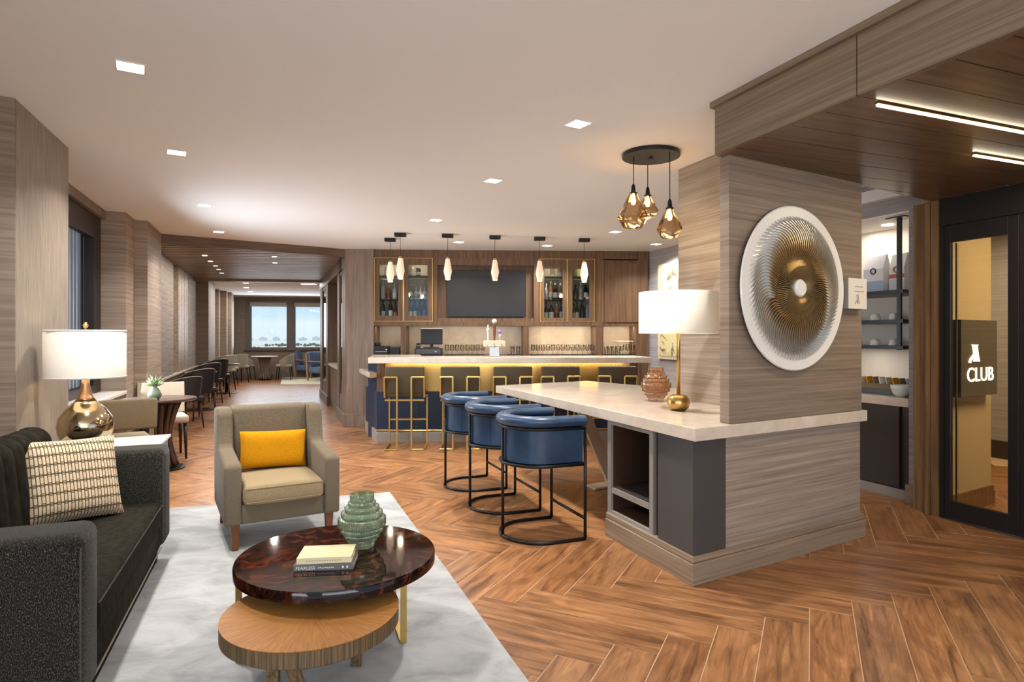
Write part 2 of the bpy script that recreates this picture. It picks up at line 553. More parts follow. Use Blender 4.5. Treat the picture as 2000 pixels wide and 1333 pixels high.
M['light_dim'] = base_mat('soft_light_diffuser', (1, 1, 1, 1), 0.5, emit=(1, 0.93, 0.82, 1), estr=1.3)
M['led'] = base_mat('led_strip', (1, 1, 1, 1), 0.5, emit=(1, 0.86, 0.62, 1), estr=12)
M['bulb'] = base_mat('warm_bulb', (1, 1, 1, 1), 0.5, emit=(1, 0.78, 0.42, 1), estr=14)
M['sign_light'] = base_mat('sign_letters', (1, 1, 1, 1), 0.5, emit=(1, 0.98, 0.94, 1), estr=2.2)
M['white_trim'] = base_mat('white_trim', srgb(235, 232, 226), 0.5)
M['grout'] = base_mat('pale_grout', srgb(196, 164, 132), 0.8)
M['backsplash'] = base_mat('pale_stone_backsplash', srgb(196, 180, 158), 0.35)
streak(M['backsplash'], srgb(178, 164, 146), srgb(206, 192, 172), (3, 3, 3), detail=6, lo=0.35, hi=0.7, bump=0, dist=1.2)
M['beige_wall'] = base_mat('beige_hall_wall', srgb(196, 176, 140), 0.8)
M['pantry_wall'] = base_mat('pale_pantry_wall', srgb(232, 220, 204), 0.6)
M['sign_box'] = base_mat('dark_sign_box', srgb(92, 86, 76), 0.5)
M['cream_paper'] = base_mat('cream_book_cover', srgb(228, 212, 168), 0.6)
M['grey_paper'] = base_mat('grey_book_cover', srgb(108, 104, 100), 0.6)
M['pages'] = base_mat('book_pages', srgb(214, 206, 190), 0.8)
M['ink'] = base_mat('dark_print', srgb(60, 56, 52), 0.7)
M['ink_white'] = base_mat('pale_print', srgb(232, 230, 224), 0.7)
M['leaf'] = base_mat('succulent_leaf', srgb(150, 172, 128), 0.5)
M['vase_green'] = base_mat('sage_ceramic', srgb(108, 124, 104), 0.3)

# plank tiles: grain in UV metres, one tone per plank in the colour attribute
m = base_mat('wood_look_tile', (0.4, 0.2, 0.1, 1), 0.32, spec=0.45)
n, l, b = nodes_of(m)
uvn = n.new('ShaderNodeUVMap'); uvn.uv_map = 'UVMap'
mp = n.new('ShaderNodeMapping'); mp.inputs['Scale'].default_value = (1.6, 22, 1)
l.new(uvn.outputs[0], mp.inputs[0])
nz = n.new('ShaderNodeTexNoise'); nz.inputs['Scale'].default_value = 1.0; nz.inputs['Detail'].default_value = 7; nz.inputs['Roughness'].default_value = 0.66; nz.inputs['Distortion'].default_value = 1.1
l.new(mp.outputs[0], nz.inputs['Vector'])
rp = n.new('ShaderNodeValToRGB')
els = rp.color_ramp.elements
els[0].position = 0.30; els[0].color = srgb(92, 58, 36)
els[1].position = 0.74; els[1].color = srgb(212, 160, 112)
q = els.new(0.45); q.color = srgb(152, 104, 66)
q = els.new(0.60); q.color = srgb(176, 125, 81)
l.new(nz.outputs['Fac'], rp.inputs[0])
mp2 = n.new('ShaderNodeMapping'); mp2.inputs['Scale'].default_value = (2.2, 7, 1)
l.new(uvn.outputs[0], mp2.inputs[0])
nz2 = n.new('ShaderNodeTexNoise'); nz2.inputs['Scale'].default_value = 1.0; nz2.inputs['Detail'].default_value = 3; nz2.inputs['Distortion'].default_value = 2.0
l.new(mp2.outputs[0], nz2.inputs['Vector'])
r2 = n.new('ShaderNodeValToRGB')
r2.color_ramp.elements[0].position = 0.36; r2.color_ramp.elements[0].color = (0.56, 0.5, 0.46, 1)
r2.color_ramp.elements[1].position = 0.58; r2.color_ramp.elements[1].color = (1, 1, 1, 1)
l.new(nz2.outputs['Fac'], r2.inputs[0])
mx = n.new('ShaderNodeMixRGB'); mx.blend_type = 'MULTIPLY'; mx.inputs['Fac'].default_value = 0.8
l.new(rp.outputs[0], mx.inputs['Color1']); l.new(r2.outputs[0], mx.inputs['Color2'])
at = n.new('ShaderNodeAttribute'); at.attribute_name = 'tone'
mx2 = n.new('ShaderNodeMixRGB'); mx2.blend_type = 'MULTIPLY'; mx2.inputs['Fac'].default_value = 1.0
l.new(mx.outputs[0], mx2.inputs['Color1']); l.new(at.outputs['Color'], mx2.inputs['Color2'])
l.new(mx2.outputs[0], b.inputs['Base Color'])
bp = n.new('ShaderNodeBump'); bp.inputs['Strength'].default_value = 0.08; bp.inputs['Distance'].default_value = 0.003
l.new(nz.outputs['Fac'], bp.inputs['Height']); l.new(bp.outputs[0], b.inputs['Normal'])
M['tile'] = m
# ------------------------------------------------------------------ floor of herringbone planks
CEIL = 2.77
E1 = Vector((math.cos(math.radians(-25.8)), math.sin(math.radians(-25.8)), 0))
E2 = Vector((-E1.y, E1.x, 0))
PW, PL = 0.2, 1.0
T0 = Vector((2.335, 3.472, 0))

floor = MB().prism([Gxy(-2.4, -4), Gxy(8.2, -4), Gxy(8.2, 20), Gxy(-2.4, 20)], -0.08, -0.002).build('floor', M['grout'])
struct(floor, 'pale grout bed under the herringbone wood planks')

def plank_mesh(seed):
    rr = random.Random(seed)
    g = 0.0025
    bm = bmesh.new()
    bmesh.ops.create_cube(bm, size=1.0)
    for v in bm.verts:
        v.co = Vector((v.co.x * (PL - 2 * g), v.co.y * (PW - 2 * g), v.co.z * 0.012 - 0.006))
    es = [e for e in bm.edges if all(v.co.z > -0.005 for v in e.verts)]
    bmesh.ops.bevel(bm, geom=es, offset=0.0012, segments=1, affect='EDGES')
    me = bpy.data.meshes.new('plank'); bm.to_mesh(me); bm.free()
    uvl = me.uv_layers.new(name='UVMap')
    ox, oy = rr.uniform(0, 60), rr.uniform(0, 60)
    for lp in me.loops:
        c = me.vertices[lp.vertex_index].co
        uvl.data[lp.index].uv = (c.x + ox, c.y + oy)
    t = rr.uniform(0.84, 1.06); wv = rr.uniform(-0.03, 0.03)
    ca = me.color_attributes.new('tone', 'FLOAT_COLOR', 'POINT')
    for dd in ca.data: dd.color = (t + wv, t, t - wv, 1)
    me.materials.append(M['tile'])
    return me
PM = [plank_mesh(i) for i in range(24)]
cells = []
for i in range(-160, 160):
    for j in range(-24, 24):
        o = T0 + (E1 + E2) * PW * i + (E1 - E2) * PL * j
        for kind in (0, 1):
            if kind == 0: c = o - E1 * PL / 2 - E2 * PW / 2
            else: c = o + E1 * PW / 2 - E2 * PL / 2
            u, v = invG(c.x, c.y)
            if -2.1 < u < 7.4 and -1.6 < v < 19.4:
                cells.append((c, kind))
def plank_rank(c):
    if c.y < 1.6: return 1e6 + c.length
    px = 1000 + c.x / c.y * FPX; py = 658.5 + CAM_H * FPX / c.y
    u, v = invG(c.x, c.y)
    off = max(0, -60 - px, px - 2060, py - 1440)
    hid = 0
    if 2.3 < u < 3.6 and 2.3 < v < 2.95: hid = 50
    if u < -1.75: hid = 50
    if u > 4.9: hid = 50
    if u < -0.75 and 2.2 < v < 3.7: hid = 50
    if -0.6 < u < 0.75 and 1.9 < v < 4.35: hid = 50
    if v > 7.2 and u > 1.2: hid = 50
    return off + c.y + hid
cells.sort(key=lambda q: plank_rank(q[0]))
for k, (c, kind) in enumerate(cells[:300]):
    o = bpy.data.objects.new('plank', PM[random.randrange(24)])
    o.location = c - floor.location
    o.rotation_euler = (0, 0, math.atan2(E1.y, E1.x) + (PI / 2 if kind else 0) + (PI if random.random() < 0.5 else 0))
    o.parent = floor
    COL.objects.link(o)
# the rest, farther off or under furniture, in one piece
vs = []; fs = []; uvs = []; tones = []
for c, kind in cells[300:]:
    a, bq = (E1, E2) if kind == 0 else (E2, E1)
    n0 = len(vs)
    g = 0.0025
    ox, oy = random.uniform(0, 60), random.uniform(0, 60)
    t = random.uniform(0.84, 1.06)
    for z in (-0.012, 0.0):
        for sx, sy in ((-1, -1), (1, -1), (1, 1), (-1, 1)):
            p = c + a * sx * (PL / 2 - g) + bq * sy * (PW / 2 - g)
            vs.append((p.x, p.y, z)); uvs.append((sx * PL / 2 + ox, sy * PW / 2 + oy)); tones.append(t)
    fs += [tuple(n0 + q for q in f) for f in ((4, 5, 6, 7), (0, 1, 5, 4), (1, 2, 6, 5), (2, 3, 7, 6), (3, 0, 4, 7))]
me = bpy.data.meshes.new('distant_planks'); me.from_pydata(vs, [], fs)
bm = bmesh.new(); bm.from_mesh(me); bmesh.ops.recalc_face_normals(bm, faces=bm.faces); bm.to_mesh(me); bm.free()
uvl = me.uv_layers.new(name='UVMap')
for lp in me.loops: uvl.data[lp.index].uv = uvs[lp.vertex_index]
ca = me.color_attributes.new('tone', 'FLOAT_COLOR', 'POINT')
for i2, dd in enumerate(ca.data): dd.color = (tones[i2], tones[i2], tones[i2], 1)
me.materials.append(M['tile'])
o = bpy.data.objects.new('distant_planks', me); o.location = -floor.location; o.parent = floor; o['kind'] = 'stuff'
COL.objects.link(o)

# ------------------------------------------------------------------ ceiling
ce = MB().prism([Gxy(-2.4, -4), Gxy(6.0, -4), Gxy(6.0, 20), Gxy(-2.4, 20)], CEIL, CEIL + 0.1).build('ceiling', M['ceiling'])
struct(ce, 'smooth white painted ceiling')

# ------------------------------------------------------------------ left wall with its columns
def wall(name, mat, label, *boxes, **kw):
    mb = MB()
    for bx in boxes: mb.gbox(*bx)
    return struct(mb.build(name, mat, **kw), label)
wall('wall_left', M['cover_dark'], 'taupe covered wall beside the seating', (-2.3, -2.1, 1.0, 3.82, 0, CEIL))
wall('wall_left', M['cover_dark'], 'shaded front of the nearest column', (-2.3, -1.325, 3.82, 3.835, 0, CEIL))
wall('wall_left', M['weave'], 'nearest column with vertical woven covering', (-2.3, -1.325, 3.836, 4.66, 0, CEIL))
wall('wall_left', M['cover'], 'column past the black framed window', (-2.3, -1.44, 6.80, 7.18, 0, CEIL))
wall('wall_left', M['cover'], 'column before the slatted ceiling', (-2.3, -1.315, 7.18, 8.0, 0, CEIL))
wall('wall_left', M['cover'], 'corridor wall left of the fluted panel', (-2.3, -1.55, 8.0, 10.5, 0, CEIL))
wall('wall_left', M['wood_wall'], 'dark recess beside the fluted panel', (-2.3, -1.68, 10.5, 11.02, 0, CEIL))
wall('wall_left', M['cover'], 'corridor wall right of the fluted panel', (-2.3, -1.55, 12.2, 13.6, 0, CEIL))
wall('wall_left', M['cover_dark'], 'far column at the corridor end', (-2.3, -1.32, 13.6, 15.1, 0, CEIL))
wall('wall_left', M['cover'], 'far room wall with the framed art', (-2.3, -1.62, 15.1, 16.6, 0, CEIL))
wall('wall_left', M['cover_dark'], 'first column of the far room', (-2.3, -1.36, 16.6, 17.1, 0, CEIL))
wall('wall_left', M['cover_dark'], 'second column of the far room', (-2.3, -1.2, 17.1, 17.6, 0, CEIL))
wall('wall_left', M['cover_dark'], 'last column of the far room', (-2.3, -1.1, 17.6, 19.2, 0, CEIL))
fp = sthing('wall_left', 'fluted panel of vertical ribs on the corridor wall')
MB().gbox(-2.3, -1.64, 11.02, 12.2, 0, CEIL).build('backing', M['pillar_wood'], fp)
for k in range(8):
    v = 11.06 + k * 0.145
    MB().gbox(-1.64, -1.55, v, v + 0.085, 0, CEIL).build('rib', M['slat'], fp)
# low wall and sills
s = MB().gbox(-1.7, -1.45, 4.66, 6.80, 0, 0.775).build('wall_left', M['cover']); struct(s, 'low wall under the left window')
s = MB().gbox(-1.7, -1.43, 4.66, 6.80, 0.775, 0.81).build('window_sill', M['sill'], bevel=0.004); struct(s, 'pale stone sill of the left window')
s = MB().gbox(-1.6, -1.545, 8.0, 13.6, 0, 0.72).build('wall_left', M['cover']); struct(s, 'low wall along the corridor')
s = MB().gbox(-1.6, -1.515, 8.0, 13.6, 0.72, 0.745).build('window_sill', M['sill']); struct(s, 'pale sill ledge along the corridor')

# left window
w1 = sthing('window_1', 'black framed window by the dining table')
mb = MB().gbox(-1.74, -1.66, 4.66, 6.80, 0.81, 0.90).gbox(-1.74, -1.66, 4.66, 6.80, 2.43, 2.68)
mb.gbox(-1.74, -1.66, 6.56, 6.80, 0.9, 2.43).gbox(-1.74, -1.66, 4.66, 4.74, 0.9, 2.43)
mb.build('window_frame', M['black_frame'], w1, bevel=0.004)
MB().gbox(-1.76, -1.72, 6.30, 6.42, 0.9, 2.43).build('mullion', M['black_frame'], w1)
MB().gbox(-1.745, -1.735, 4.74, 6.56, 0.9, 2.43).build('pane', M['pane'], w1)
mb = MB()
mb.grid(lambda a, b_: G(-1.70 + 0.010 * math.sin(a * 40), 5.70 + a * 0.58, 0.91 + b_ * 1.51), 48, 2)
mb.build('sheer_curtain', M['sheer'], w1, smooth=True)
MB().gbox(-1.72, -1.62, 4.66, 6.82, 2.675, CEIL).build('blind_box', M['pillar_wood'], w1, bevel=0.004)

# framed art on the far left wall
fa = thing('framed_picture', 'tall framed picture on the far room side wall beyond the corridor', 'picture', Gxy(-1.6, 15.6) + (1.3,))
MB().gbox(-1.615, -1.57, 15.2, 16.1, 1.05, 2.3).build('frame', M['espresso'], fa, world=True)
MB().gbox(-1.569, -1.56, 15.28, 16.02, 1.12, 2.23).build('print', M['pillar_wood'], fa, world=True)
ws = thing('wall_sconce', 'small pale wall light beside the far framed picture', 'wall light', Gxy(-1.56, 15.15) + (1.6,))
MB().gbox(-1.56, -1.46, 15.12, 15.3, 1.62, 1.68).build('arm', M['brass'], ws, world=True)
MB().gbox(-1.5, -1.44, 15.12, 15.3, 1.55, 1.75).build('shade', M['white'], ws, world=True)

# ------------------------------------------------------------------ beam and slatted ceiling
bpts = [Gxy(-1.55, 7.99), Gxy(1.04, 8.155), Gxy(1.04, 8.30), Gxy(-1.55, 8.14)]
s = MB().prism(bpts, 2.645, CEIL).build('trim_1', M['wood_wall_h']); struct(s, 'dark oak beam at the start of the slatted ceiling')
FL, FR = (-7.25, 13.9), (-4.25, 14.45)
poly = [Gxy(-1.55, 8.14), Gxy(1.04, 8.30), FR, FL]
sl = sthing('ceiling', 'ceiling of narrow oak slats over the corridor')
MB().prism(poly, 2.7105, 2.765).build('backing', M['charcoal_dark'], sl)
ang = math.radians(3.0)
dn = (-math.sin(ang), math.cos(ang))
for q in strips(poly, dn, 0.19, 0.075):
    MB().prism(q, 2.705, 2.7104).build('slat', M['slat'], sl)
s = MB().prism([FL, FR, (FR[0] - 0.02, FR[1] + 0.12), (FL[0] - 0.02, FL[1] + 0.12)], 2.66, CEIL).build('trim_2', M['slat']); struct(s, 'oak edge board at the far end of the slatted ceiling')

# ------------------------------------------------------------------ corridor right wall: pillar, glazed cabinets, alcove
P1, P2 = (-2.60, 9.66), (-2.16, 9.66)
s = MB().prism([P1, P2, (-2.16, 10.12), (-2.778, 10.12)], 0, CEIL).build('wall_right', M['pillar_wood']); struct(s, 'taupe oak pillar between corridor and bar')
s = MB().prism([(-2.63, 9.63), (-2.15, 9.63), (-2.15, 9.66), (-2.60, 9.66)], 0, 0.16).prism([(-2.622, 9.637), (-2.15, 9.637), (-2.15, 9.66), (-2.60, 9.66)], 0.16, 0.2).build('baseboard_right', M['pillar_wood'], bevel=0.004); struct(s, 'base moulding of the taupe pillar')
s = MB().gbox(1.03, 1.5, 8.5, 12.6, 2.49, CEIL).gbox(1.04, 1.12, 8.15, 8.36, 0.2, 2.49).gbox(1.04, 1.5, 8.96, 9.2, 0, 2.49).gbox(1.04, 1.5, 10.87, 11.23, 0, 2.49).gbox(1.04, 1.5, 12.1, 12.6, 0, 2.49).gbox(1.5, 1.6, 8.6, 12.6, 0, CEIL).gbox(1.05, 1.5, 8.2, 8.96, 0, 0.39).gbox(1.05, 1.5, 11.23, 12.1, 0, 0.39).gbox(1.03, 1.1, 8.15, 8.96, 2.49, CEIL)
struct(s.build('wall_right', M['pillar_wood']), 'corridor wall panelling with glazed cabinets and alcove')
s = MB().gbox(1.02, 1.05, 8.14, 9.22, 0, 0.18).gbox(1.02, 1.05, 10.85, 12.6, 0, 0.18).build('baseboard_right', M['pillar_wood'], bevel=0.004); struct(s, 'base moulding along the corridor right wall')
for nm, va, vb in (('nearer glazed cabinet in the corridor wall beside the taupe pillar', 8.36, 8.96), ('farther glazed cabinet in the corridor wall past the alcove', 11.24, 12.09)):
    t = thing('wall_cabinet', nm, 'cabinet', Gxy(1.2, (va + vb) / 2) + (0.39,))
    MB().gbox(1.46, 1.49, va, vb, 0.39, 2.49).build('back_panel', M['dark_leg'], t, world=True)
    dr = MB().gbox(1.05, 1.075, va, va + 0.05, 0.39, 2.49).gbox(1.05, 1.075, vb - 0.05, vb, 0.39, 2.49).gbox(1.05, 1.075, va + .05, vb - .05, 0.39, 0.45).gbox(1.05, 1.075, va + .05, vb - .05, 2.43, 2.49).build('door', M['pillar_wood'], t, world=True)
    p = MB().gbox(1.06, 1.065, va + 0.05, vb - 0.05, 0.45, 2.43).build('pane', M['pane_cab'], t, world=True)
    for z in (0.9, 1.4, 1.9):
        MB().gbox(1.1, 1.45, va + 0.01, vb - 0.01, z, z + 0.02).build('shelf', M['piping'], t, world=True)
t = thing('alcove_cabinet', 'base cabinet with pale top in the corridor alcove', 'cabinet', Gxy(1.3, 10.0) + (0,))
MB().gbox(1.1, 1.49, 9.22, 10.85, 0.0, 0.82).build('body', M['pillar_wood'], t, world=True)
for k in range(3):
    MB().gbox(1.085, 1.1, 9.25 + k * 0.535, 9.25 + k * 0.535 + 0.51, 0.1, 0.8).build('door', M['pillar_wood'], t, world=True, bevel=0.004)
MB().gbox(1.05, 1.49, 9.21, 10.86, 0.82, 0.87).build('countertop', M['sill'], t, world=True)

# ------------------------------------------------------------------ far room: window wall
def FW(x): return 21.12 + 0.22 * (x + 8.72)      # line of the window wall
def fwq(px):                                       # where a sight line meets that wall
    tt = (px - 1000) / FPX
    Y = (21.12 + 0.22 * 8.72) / (1 - 0.22 * tt)
    return tt * Y, Y
def fbox(mb, x0, x1, z0, z1, t0=0.0, t1=0.3):
    return mb.prism([(x0, FW(x0) + t0), (x1, FW(x1) + t0), (x1, FW(x1) + t1), (x0, FW(x0) + t1)], z0, z1)
xs_ = [fwq(p)[0] for p in (484, 563.5, 570.5, 648, 655, 730)]
WZ0, WZ1 = 0.98, 2.66
mb = MB(); fbox(mb, -10.6, -2.5, 0, WZ0); fbox(mb, -10.6, -2.5, WZ1, CEIL + .1); fbox(mb, -10.6, xs_[0], WZ0, WZ1); fbox(mb, xs_[5], -2.5, WZ0, WZ1)
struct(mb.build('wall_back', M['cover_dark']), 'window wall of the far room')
wd = 2
for a, b_ in ((xs_[0], xs_[1]), (xs_[2], xs_[3]), (xs_[4], xs_[5])):
    w = sthing('window_%d' % wd, ['', '', 'left window of the far room', 'middle window of the far room', 'right window of the far room'][wd]); wd += 1
    mb = MB(); fbox(mb, a - .06, a + 0.05, WZ0, WZ1, -.03, .2); fbox(mb, b_ - 0.05, b_ + .06, WZ0, WZ1, -.03, .2); fbox(mb, a + 0.05, b_ - 0.05, WZ0, WZ0 + 0.06, -.03, .2); fbox(mb, a + 0.05, b_ - 0.05, WZ1 - 0.07, WZ1, -.03, .2)
    mb.build('window_frame', M['window_frame_brown'], w)
    mb = MB(); fbox(mb, a + .05, b_ - .05, WZ0 + .06, WZ1 - .07, 0.1, 0.11); mb.build('pane', M['pane'], w)
    mb = MB(); fbox(mb, a + .05, b_ - .05, WZ1 - .22, WZ1 - .07, 0.03, 0.04); mb.build('blind', M['piping'], w)
mb = MB(); fbox(mb, xs_[0] - .1, xs_[5] + .1, WZ0 - 0.04, WZ0, -0.09, 0.0); struct(mb.build('window_sill', M['window_frame_brown']), 'brown sill under the far windows')
mb = MB(); fbox(mb, -10.6, -2.5, 0, 0.14, -0.02, 0); struct(mb.build('baseboard_back', M['pillar_wood']), 'base moulding of the far window wall')
wall('wall_right', M['cover_dark'], 'right wall of the far room', (3.4, 3.5, 12.6, 19.5, 0, CEIL), (1.5, 3.5, 12.5, 12.6, 0, CEIL))

# ------------------------------------------------------------------ outside
gm = base_mat('open_land', srgb(206, 200, 188), 0.9)
streak(gm, srgb(206, 202, 190), srgb(246, 240, 230), (0.004, 0.014, 1), detail=5, lo=0.35, hi=0.65, bump=0)
gnd = MB().prism([(-6000, 26), (1500, 26), (1500, 5200), (-6000, 5200)], -16, -14).build('ground', gm)
struct(gnd, 'flat pale open land outside the far windows')
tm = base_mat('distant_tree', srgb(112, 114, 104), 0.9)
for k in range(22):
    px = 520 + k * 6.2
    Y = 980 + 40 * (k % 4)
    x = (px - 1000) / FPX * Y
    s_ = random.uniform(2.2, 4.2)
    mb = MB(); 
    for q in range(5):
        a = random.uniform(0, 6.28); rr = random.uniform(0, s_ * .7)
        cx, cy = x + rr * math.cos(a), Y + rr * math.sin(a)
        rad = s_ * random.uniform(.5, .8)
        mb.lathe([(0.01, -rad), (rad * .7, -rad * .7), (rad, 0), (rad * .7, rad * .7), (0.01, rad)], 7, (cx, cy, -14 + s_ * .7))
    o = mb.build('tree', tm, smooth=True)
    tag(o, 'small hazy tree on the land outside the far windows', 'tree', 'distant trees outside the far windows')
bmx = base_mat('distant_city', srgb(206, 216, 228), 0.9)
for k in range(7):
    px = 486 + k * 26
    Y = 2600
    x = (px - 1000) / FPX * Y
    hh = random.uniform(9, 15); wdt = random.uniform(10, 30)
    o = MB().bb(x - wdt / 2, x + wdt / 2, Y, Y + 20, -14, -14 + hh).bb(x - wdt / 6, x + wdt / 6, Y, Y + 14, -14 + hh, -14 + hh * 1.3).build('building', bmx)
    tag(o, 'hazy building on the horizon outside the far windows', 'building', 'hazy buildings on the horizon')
cm = base_mat('dark_car_paint', srgb(58, 60, 64), 0.4)
for px, Y in ((490, 860), (497, 900), (505, 860)):
    x = (px - 1000) / FPX * Y
    t = thing('car', 'tiny dark car parked outside below the left far window', 'car', (x, Y, -14), 0.3, 'parked cars outside')
    MB().rbox((0, 0, .65), (4.2, 1.8, .7), .2, 2).build('body', cm, t)
    MB().rbox((-.2, 0, 1.2), (2.2, 1.6, .6), .25, 2).build('cabin', M['screen'], t)

# ------------------------------------------------------------------ soffit over the entrance
FU = 2.345
spoly = [Gxy(FU + 0.02, 2.11), Gxy(4.68, 2.11), Gxy(4.68, -2.2), Gxy(FU + 0.02, -2.2)]
sf = sthing('ceiling', 'dark oak board soffit over the entrance')
MB().prism(spoly, 2.50, CEIL).build('backing', M['charcoal_dark'], sf)
for q in strips(spoly, (DA.x, DA.y), 0.2, 0.007):
    MB().prism(q, 2.466, 2.499).build('board', M['soffit'], sf)
fc = sthing('trim_3', 'oak fascia of the entrance soffit')
for a, b_ in ((1.335, 2.118), (0.18, 1.33), (-1.0, 0.175), (-2.2, -1.005)):
    MB().gbox(FU - 0.012, FU + 0.02, a, b_, 2.466, 2.735).build('panel', M['fascia'], fc)
MB().gbox(FU - 0.035, FU + 0.02, -2.2, 2.135, 2.736, CEIL).build('top_moulding', M['fascia'], fc)
MB().gbox(FU + 0.02, 3.0, 2.112, 2.135, 2.466, CEIL).build('end_panel', M['fascia'], fc)
# light strips let into the soffit
for (px, py, ln, lab) in ((1712, 199, 2.05, 'longer warm light strip in the oak soffit, nearer the fascia'), (1901, 299, 1.15, 'shorter warm light strip in the oak soffit, nearer the black door')):
    x, y = W(px, py, 2.466)
    p0 = Vector((x, y, 2.466)); 
    t = thing('light_strip', lab, 'light', (x, y, 2.462), ANG_C)
    MB().bb(0, ln, -0.010, 0.010, -0.006, 0.002).build('housing', M['brass'], t)
    MB().bb(0.004, ln - .004, -0.0055, 0.0055, -0.015, -0.0065).build('diffuser', M['led'], t)
    area_light('strip_glow', (ln / 2, 0, -0.03), ln, 8, (1, 0.8, 0.55), (0, 0, 0), 0.03, parent=t)

# ------------------------------------------------------------------ island with its column
wall('wall_island', M['cover'], 'column of the island in blue lit covering', (3.0, 3.7, 2.15, 3.096, 0.89, CEIL))
wall('wall_island', M['cover_dark'], 'wall panel carrying the round artwork', (2.41, 3.705, 2.084, 2.149, 0.892, 2.466))
isl = thing('island_counter', 'angled island with cream quartz top, open niche and slanted leg', 'counter', Gxy(2.9, 2.6) + (0,))
MB().gbox(2.402, 3.715, 2.10, 2.16, 0.16, 0.816).build('front_panel', M['cover'], isl, world=True)
MB().gbox(2.145, 2.40, 2.10, 2.387, 0.16, 0.816).build('corner_panel', M['charcoal'], isl, world=True, bevel=0.002)
MB().gbox(2.40, 3.70, 2.16, 2.387, 0.0, 0.816).gbox(2.70, 3.70, 2.387, 2.90, 0.0, 0.816).gbox(2.18, 2.72, 2.387, 2.436, 0.16, 0.816).build('body', M['niche_brown'], isl, world=True)
MB().gbox(2.15, 2.70, 2.436, 2.470, 0.16, 0.815).gbox(2.15, 2.70, 2.867, 2.904, 0.16, 0.815).gbox(2.15, 2.70, 2.47, 2.867, 0.785, 0.815).gbox(2.15, 2.70, 2.47, 2.867, 0.16, 0.18).build('niche_frame', M['niche_edge'], isl, world=True)
MB().gbox(2.17, 2.695, 2.471, 2.474, 0.181, 0.784).gbox(2.17, 2.695, 2.862, 2.866, 0.181, 0.784).gbox(2.685, 2.698, 2.475, 2.861, 0.181, 0.784).gbox(2.17, 2.684, 2.475, 2.861, 0.181, 0.184).build('niche_lining', M['niche_brown'], isl, world=True)
MB().gbox(2.152, 2.684, 2.475, 2.861, 0.307, 0.345).build('shelf', M['niche_edge'], isl, world=True)
MB().gbox(2.16, 2.684, 2.475, 2.861, 0.3455, 0.3475).build('shelf_liner', M['charcoal_dark'], isl, world=True)
bmd = MB()
for off, z0, z1 in ((0.0, 0.0, 0.122), (0.008, 0.124, 0.16)):
    bmd.prism([Gxy(2.125 + off, 2.084 + off), Gxy(3.76 - off, 2.084 + off), Gxy(3.76 - off, 2.14), Gxy(2.3, 2.14), Gxy(2.3, 2.90), Gxy(2.125 + off, 2.90)], z0, z1)
bmd.build('base_moulding', M['base_oak'], isl, world=True, bevel=0.003)
top = [Gxy(2.12, 2.062), Gxy(3.735, 2.062), Gxy(3.735, 3.3), Gxy(3.30, 4.86), Gxy(2.12, 4.80)]
MB().prism(top, 0.816, 0.890).build('countertop', M['quartz'], isl, world=True, bevel=0.004)
lg = MB()
lw = 0.125
vs = []
for vv in (3.835, 3.865):
    for (zz) in (0.816, 0.02):
        uc = 2.80 - (zz - 0.12) * 0.479
        vs += [G(uc, vv, zz), G(uc + lw, vv, zz)]
lg.add(vs, [(0, 1, 3, 2), (4, 6, 7, 5), (0, 2, 6, 4), (1, 5, 7, 3), (0, 4, 5, 1), (2, 3, 7, 6)])
lg.build('leg', M['champagne'], isl, world=True, recal=True, bevel=0.002)
MB().gbox(2.66, 3.02, 3.78, 3.92, 0.0, 0.018).build('foot_plate', M['champagne'], isl, world=True, bevel=0.002)

# ------------------------------------------------------------------ pantry nook
wall('wall_right', M['cover_grey'], 'header over the pantry opening', (4.87, 5.6, 2.36, 3.7, 2.475, CEIL))
wall('wall_right', M['cover_grey'], 'narrow wall between pantry and door', (4.865, 5.45, 2.25, 2.36, 0, CEIL))
wall('baseboard_right', M['base_oak'], 'base moulding of the narrow wall', (4.84, 4.865, 2.25, 2.375, 0, 0.15))
wall('wall_right', M['pantry_wall'], 'pale back wall of the pantry', (5.5, 5.6, 2.36, 3.8, 0, 2.474), (4.9, 5.5, 3.7, 3.8, 0, 2.474))
wall('ceiling', M['white_trim'], 'white ceiling of the pantry', (4.87, 5.5, 2.36, 3.7, 2.462, 2.474))
wall('wall_right', M['trim_oak'], 'oak door surround', (4.70, 4.865, 2.075, 2.25, 0, 2.466), (4.685, 4.70, 2.06, 2.12, 0, 2.466), (4.66, 4.70, 2.13, 2.15, 0, 2.466))
pc = thing('pantry_cabinet', 'dark flat fronted cabinet with pale worktop in the pantry', 'cabinet', Gxy(5.2, 3.0) + (0,))
MB().gbox(4.93, 5.49, 2.37, 3.69, 0.085, 0.80).build('body', M['dark_leg'], pc, world=True)
for a, b_ in ((2.455, 3.07), (3.08, 3.68)):
    MB().gbox(4.905, 4.928, a, b_, 0.09, 0.795).build('door', M['charcoal_dark'], pc, world=True, bevel=0.002)
MB().gbox(4.905, 4.928, 2.37, 2.405, 0.09, 0.795).build('filler_strip', M['charcoal_dark'], pc, world=True)
MB().gbox(4.90, 5.4, 2.37, 3.69, 0, 0.08).build('plinth', M['niche_edge'], pc, world=True)
MB().gbox(4.868, 5.495, 2.365, 3.695, 0.80, 0.875).build('worktop', M['quartz'], pc, world=True, bevel=0.003)
ps = thing('hanging_shelf', 'black metal shelf rack hung from the pantry ceiling', 'shelf', Gxy(5.2, 3.0) + (1.3,))
MB().gbox(5.02, 5.05, 2.50, 2.53, 1.285, 2.46).build('post', M['black_metal'], ps, world=True)
MB().gbox(5.02, 5.05, 3.6, 3.63, 1.285, 2.46).build('post', M['black_metal'], ps, world=True)
MB().gbox(4.96, 5.11, 2.44, 2.59, 2.452, 2.461).build('ceiling_plate', M['black_metal'], ps, world=True)
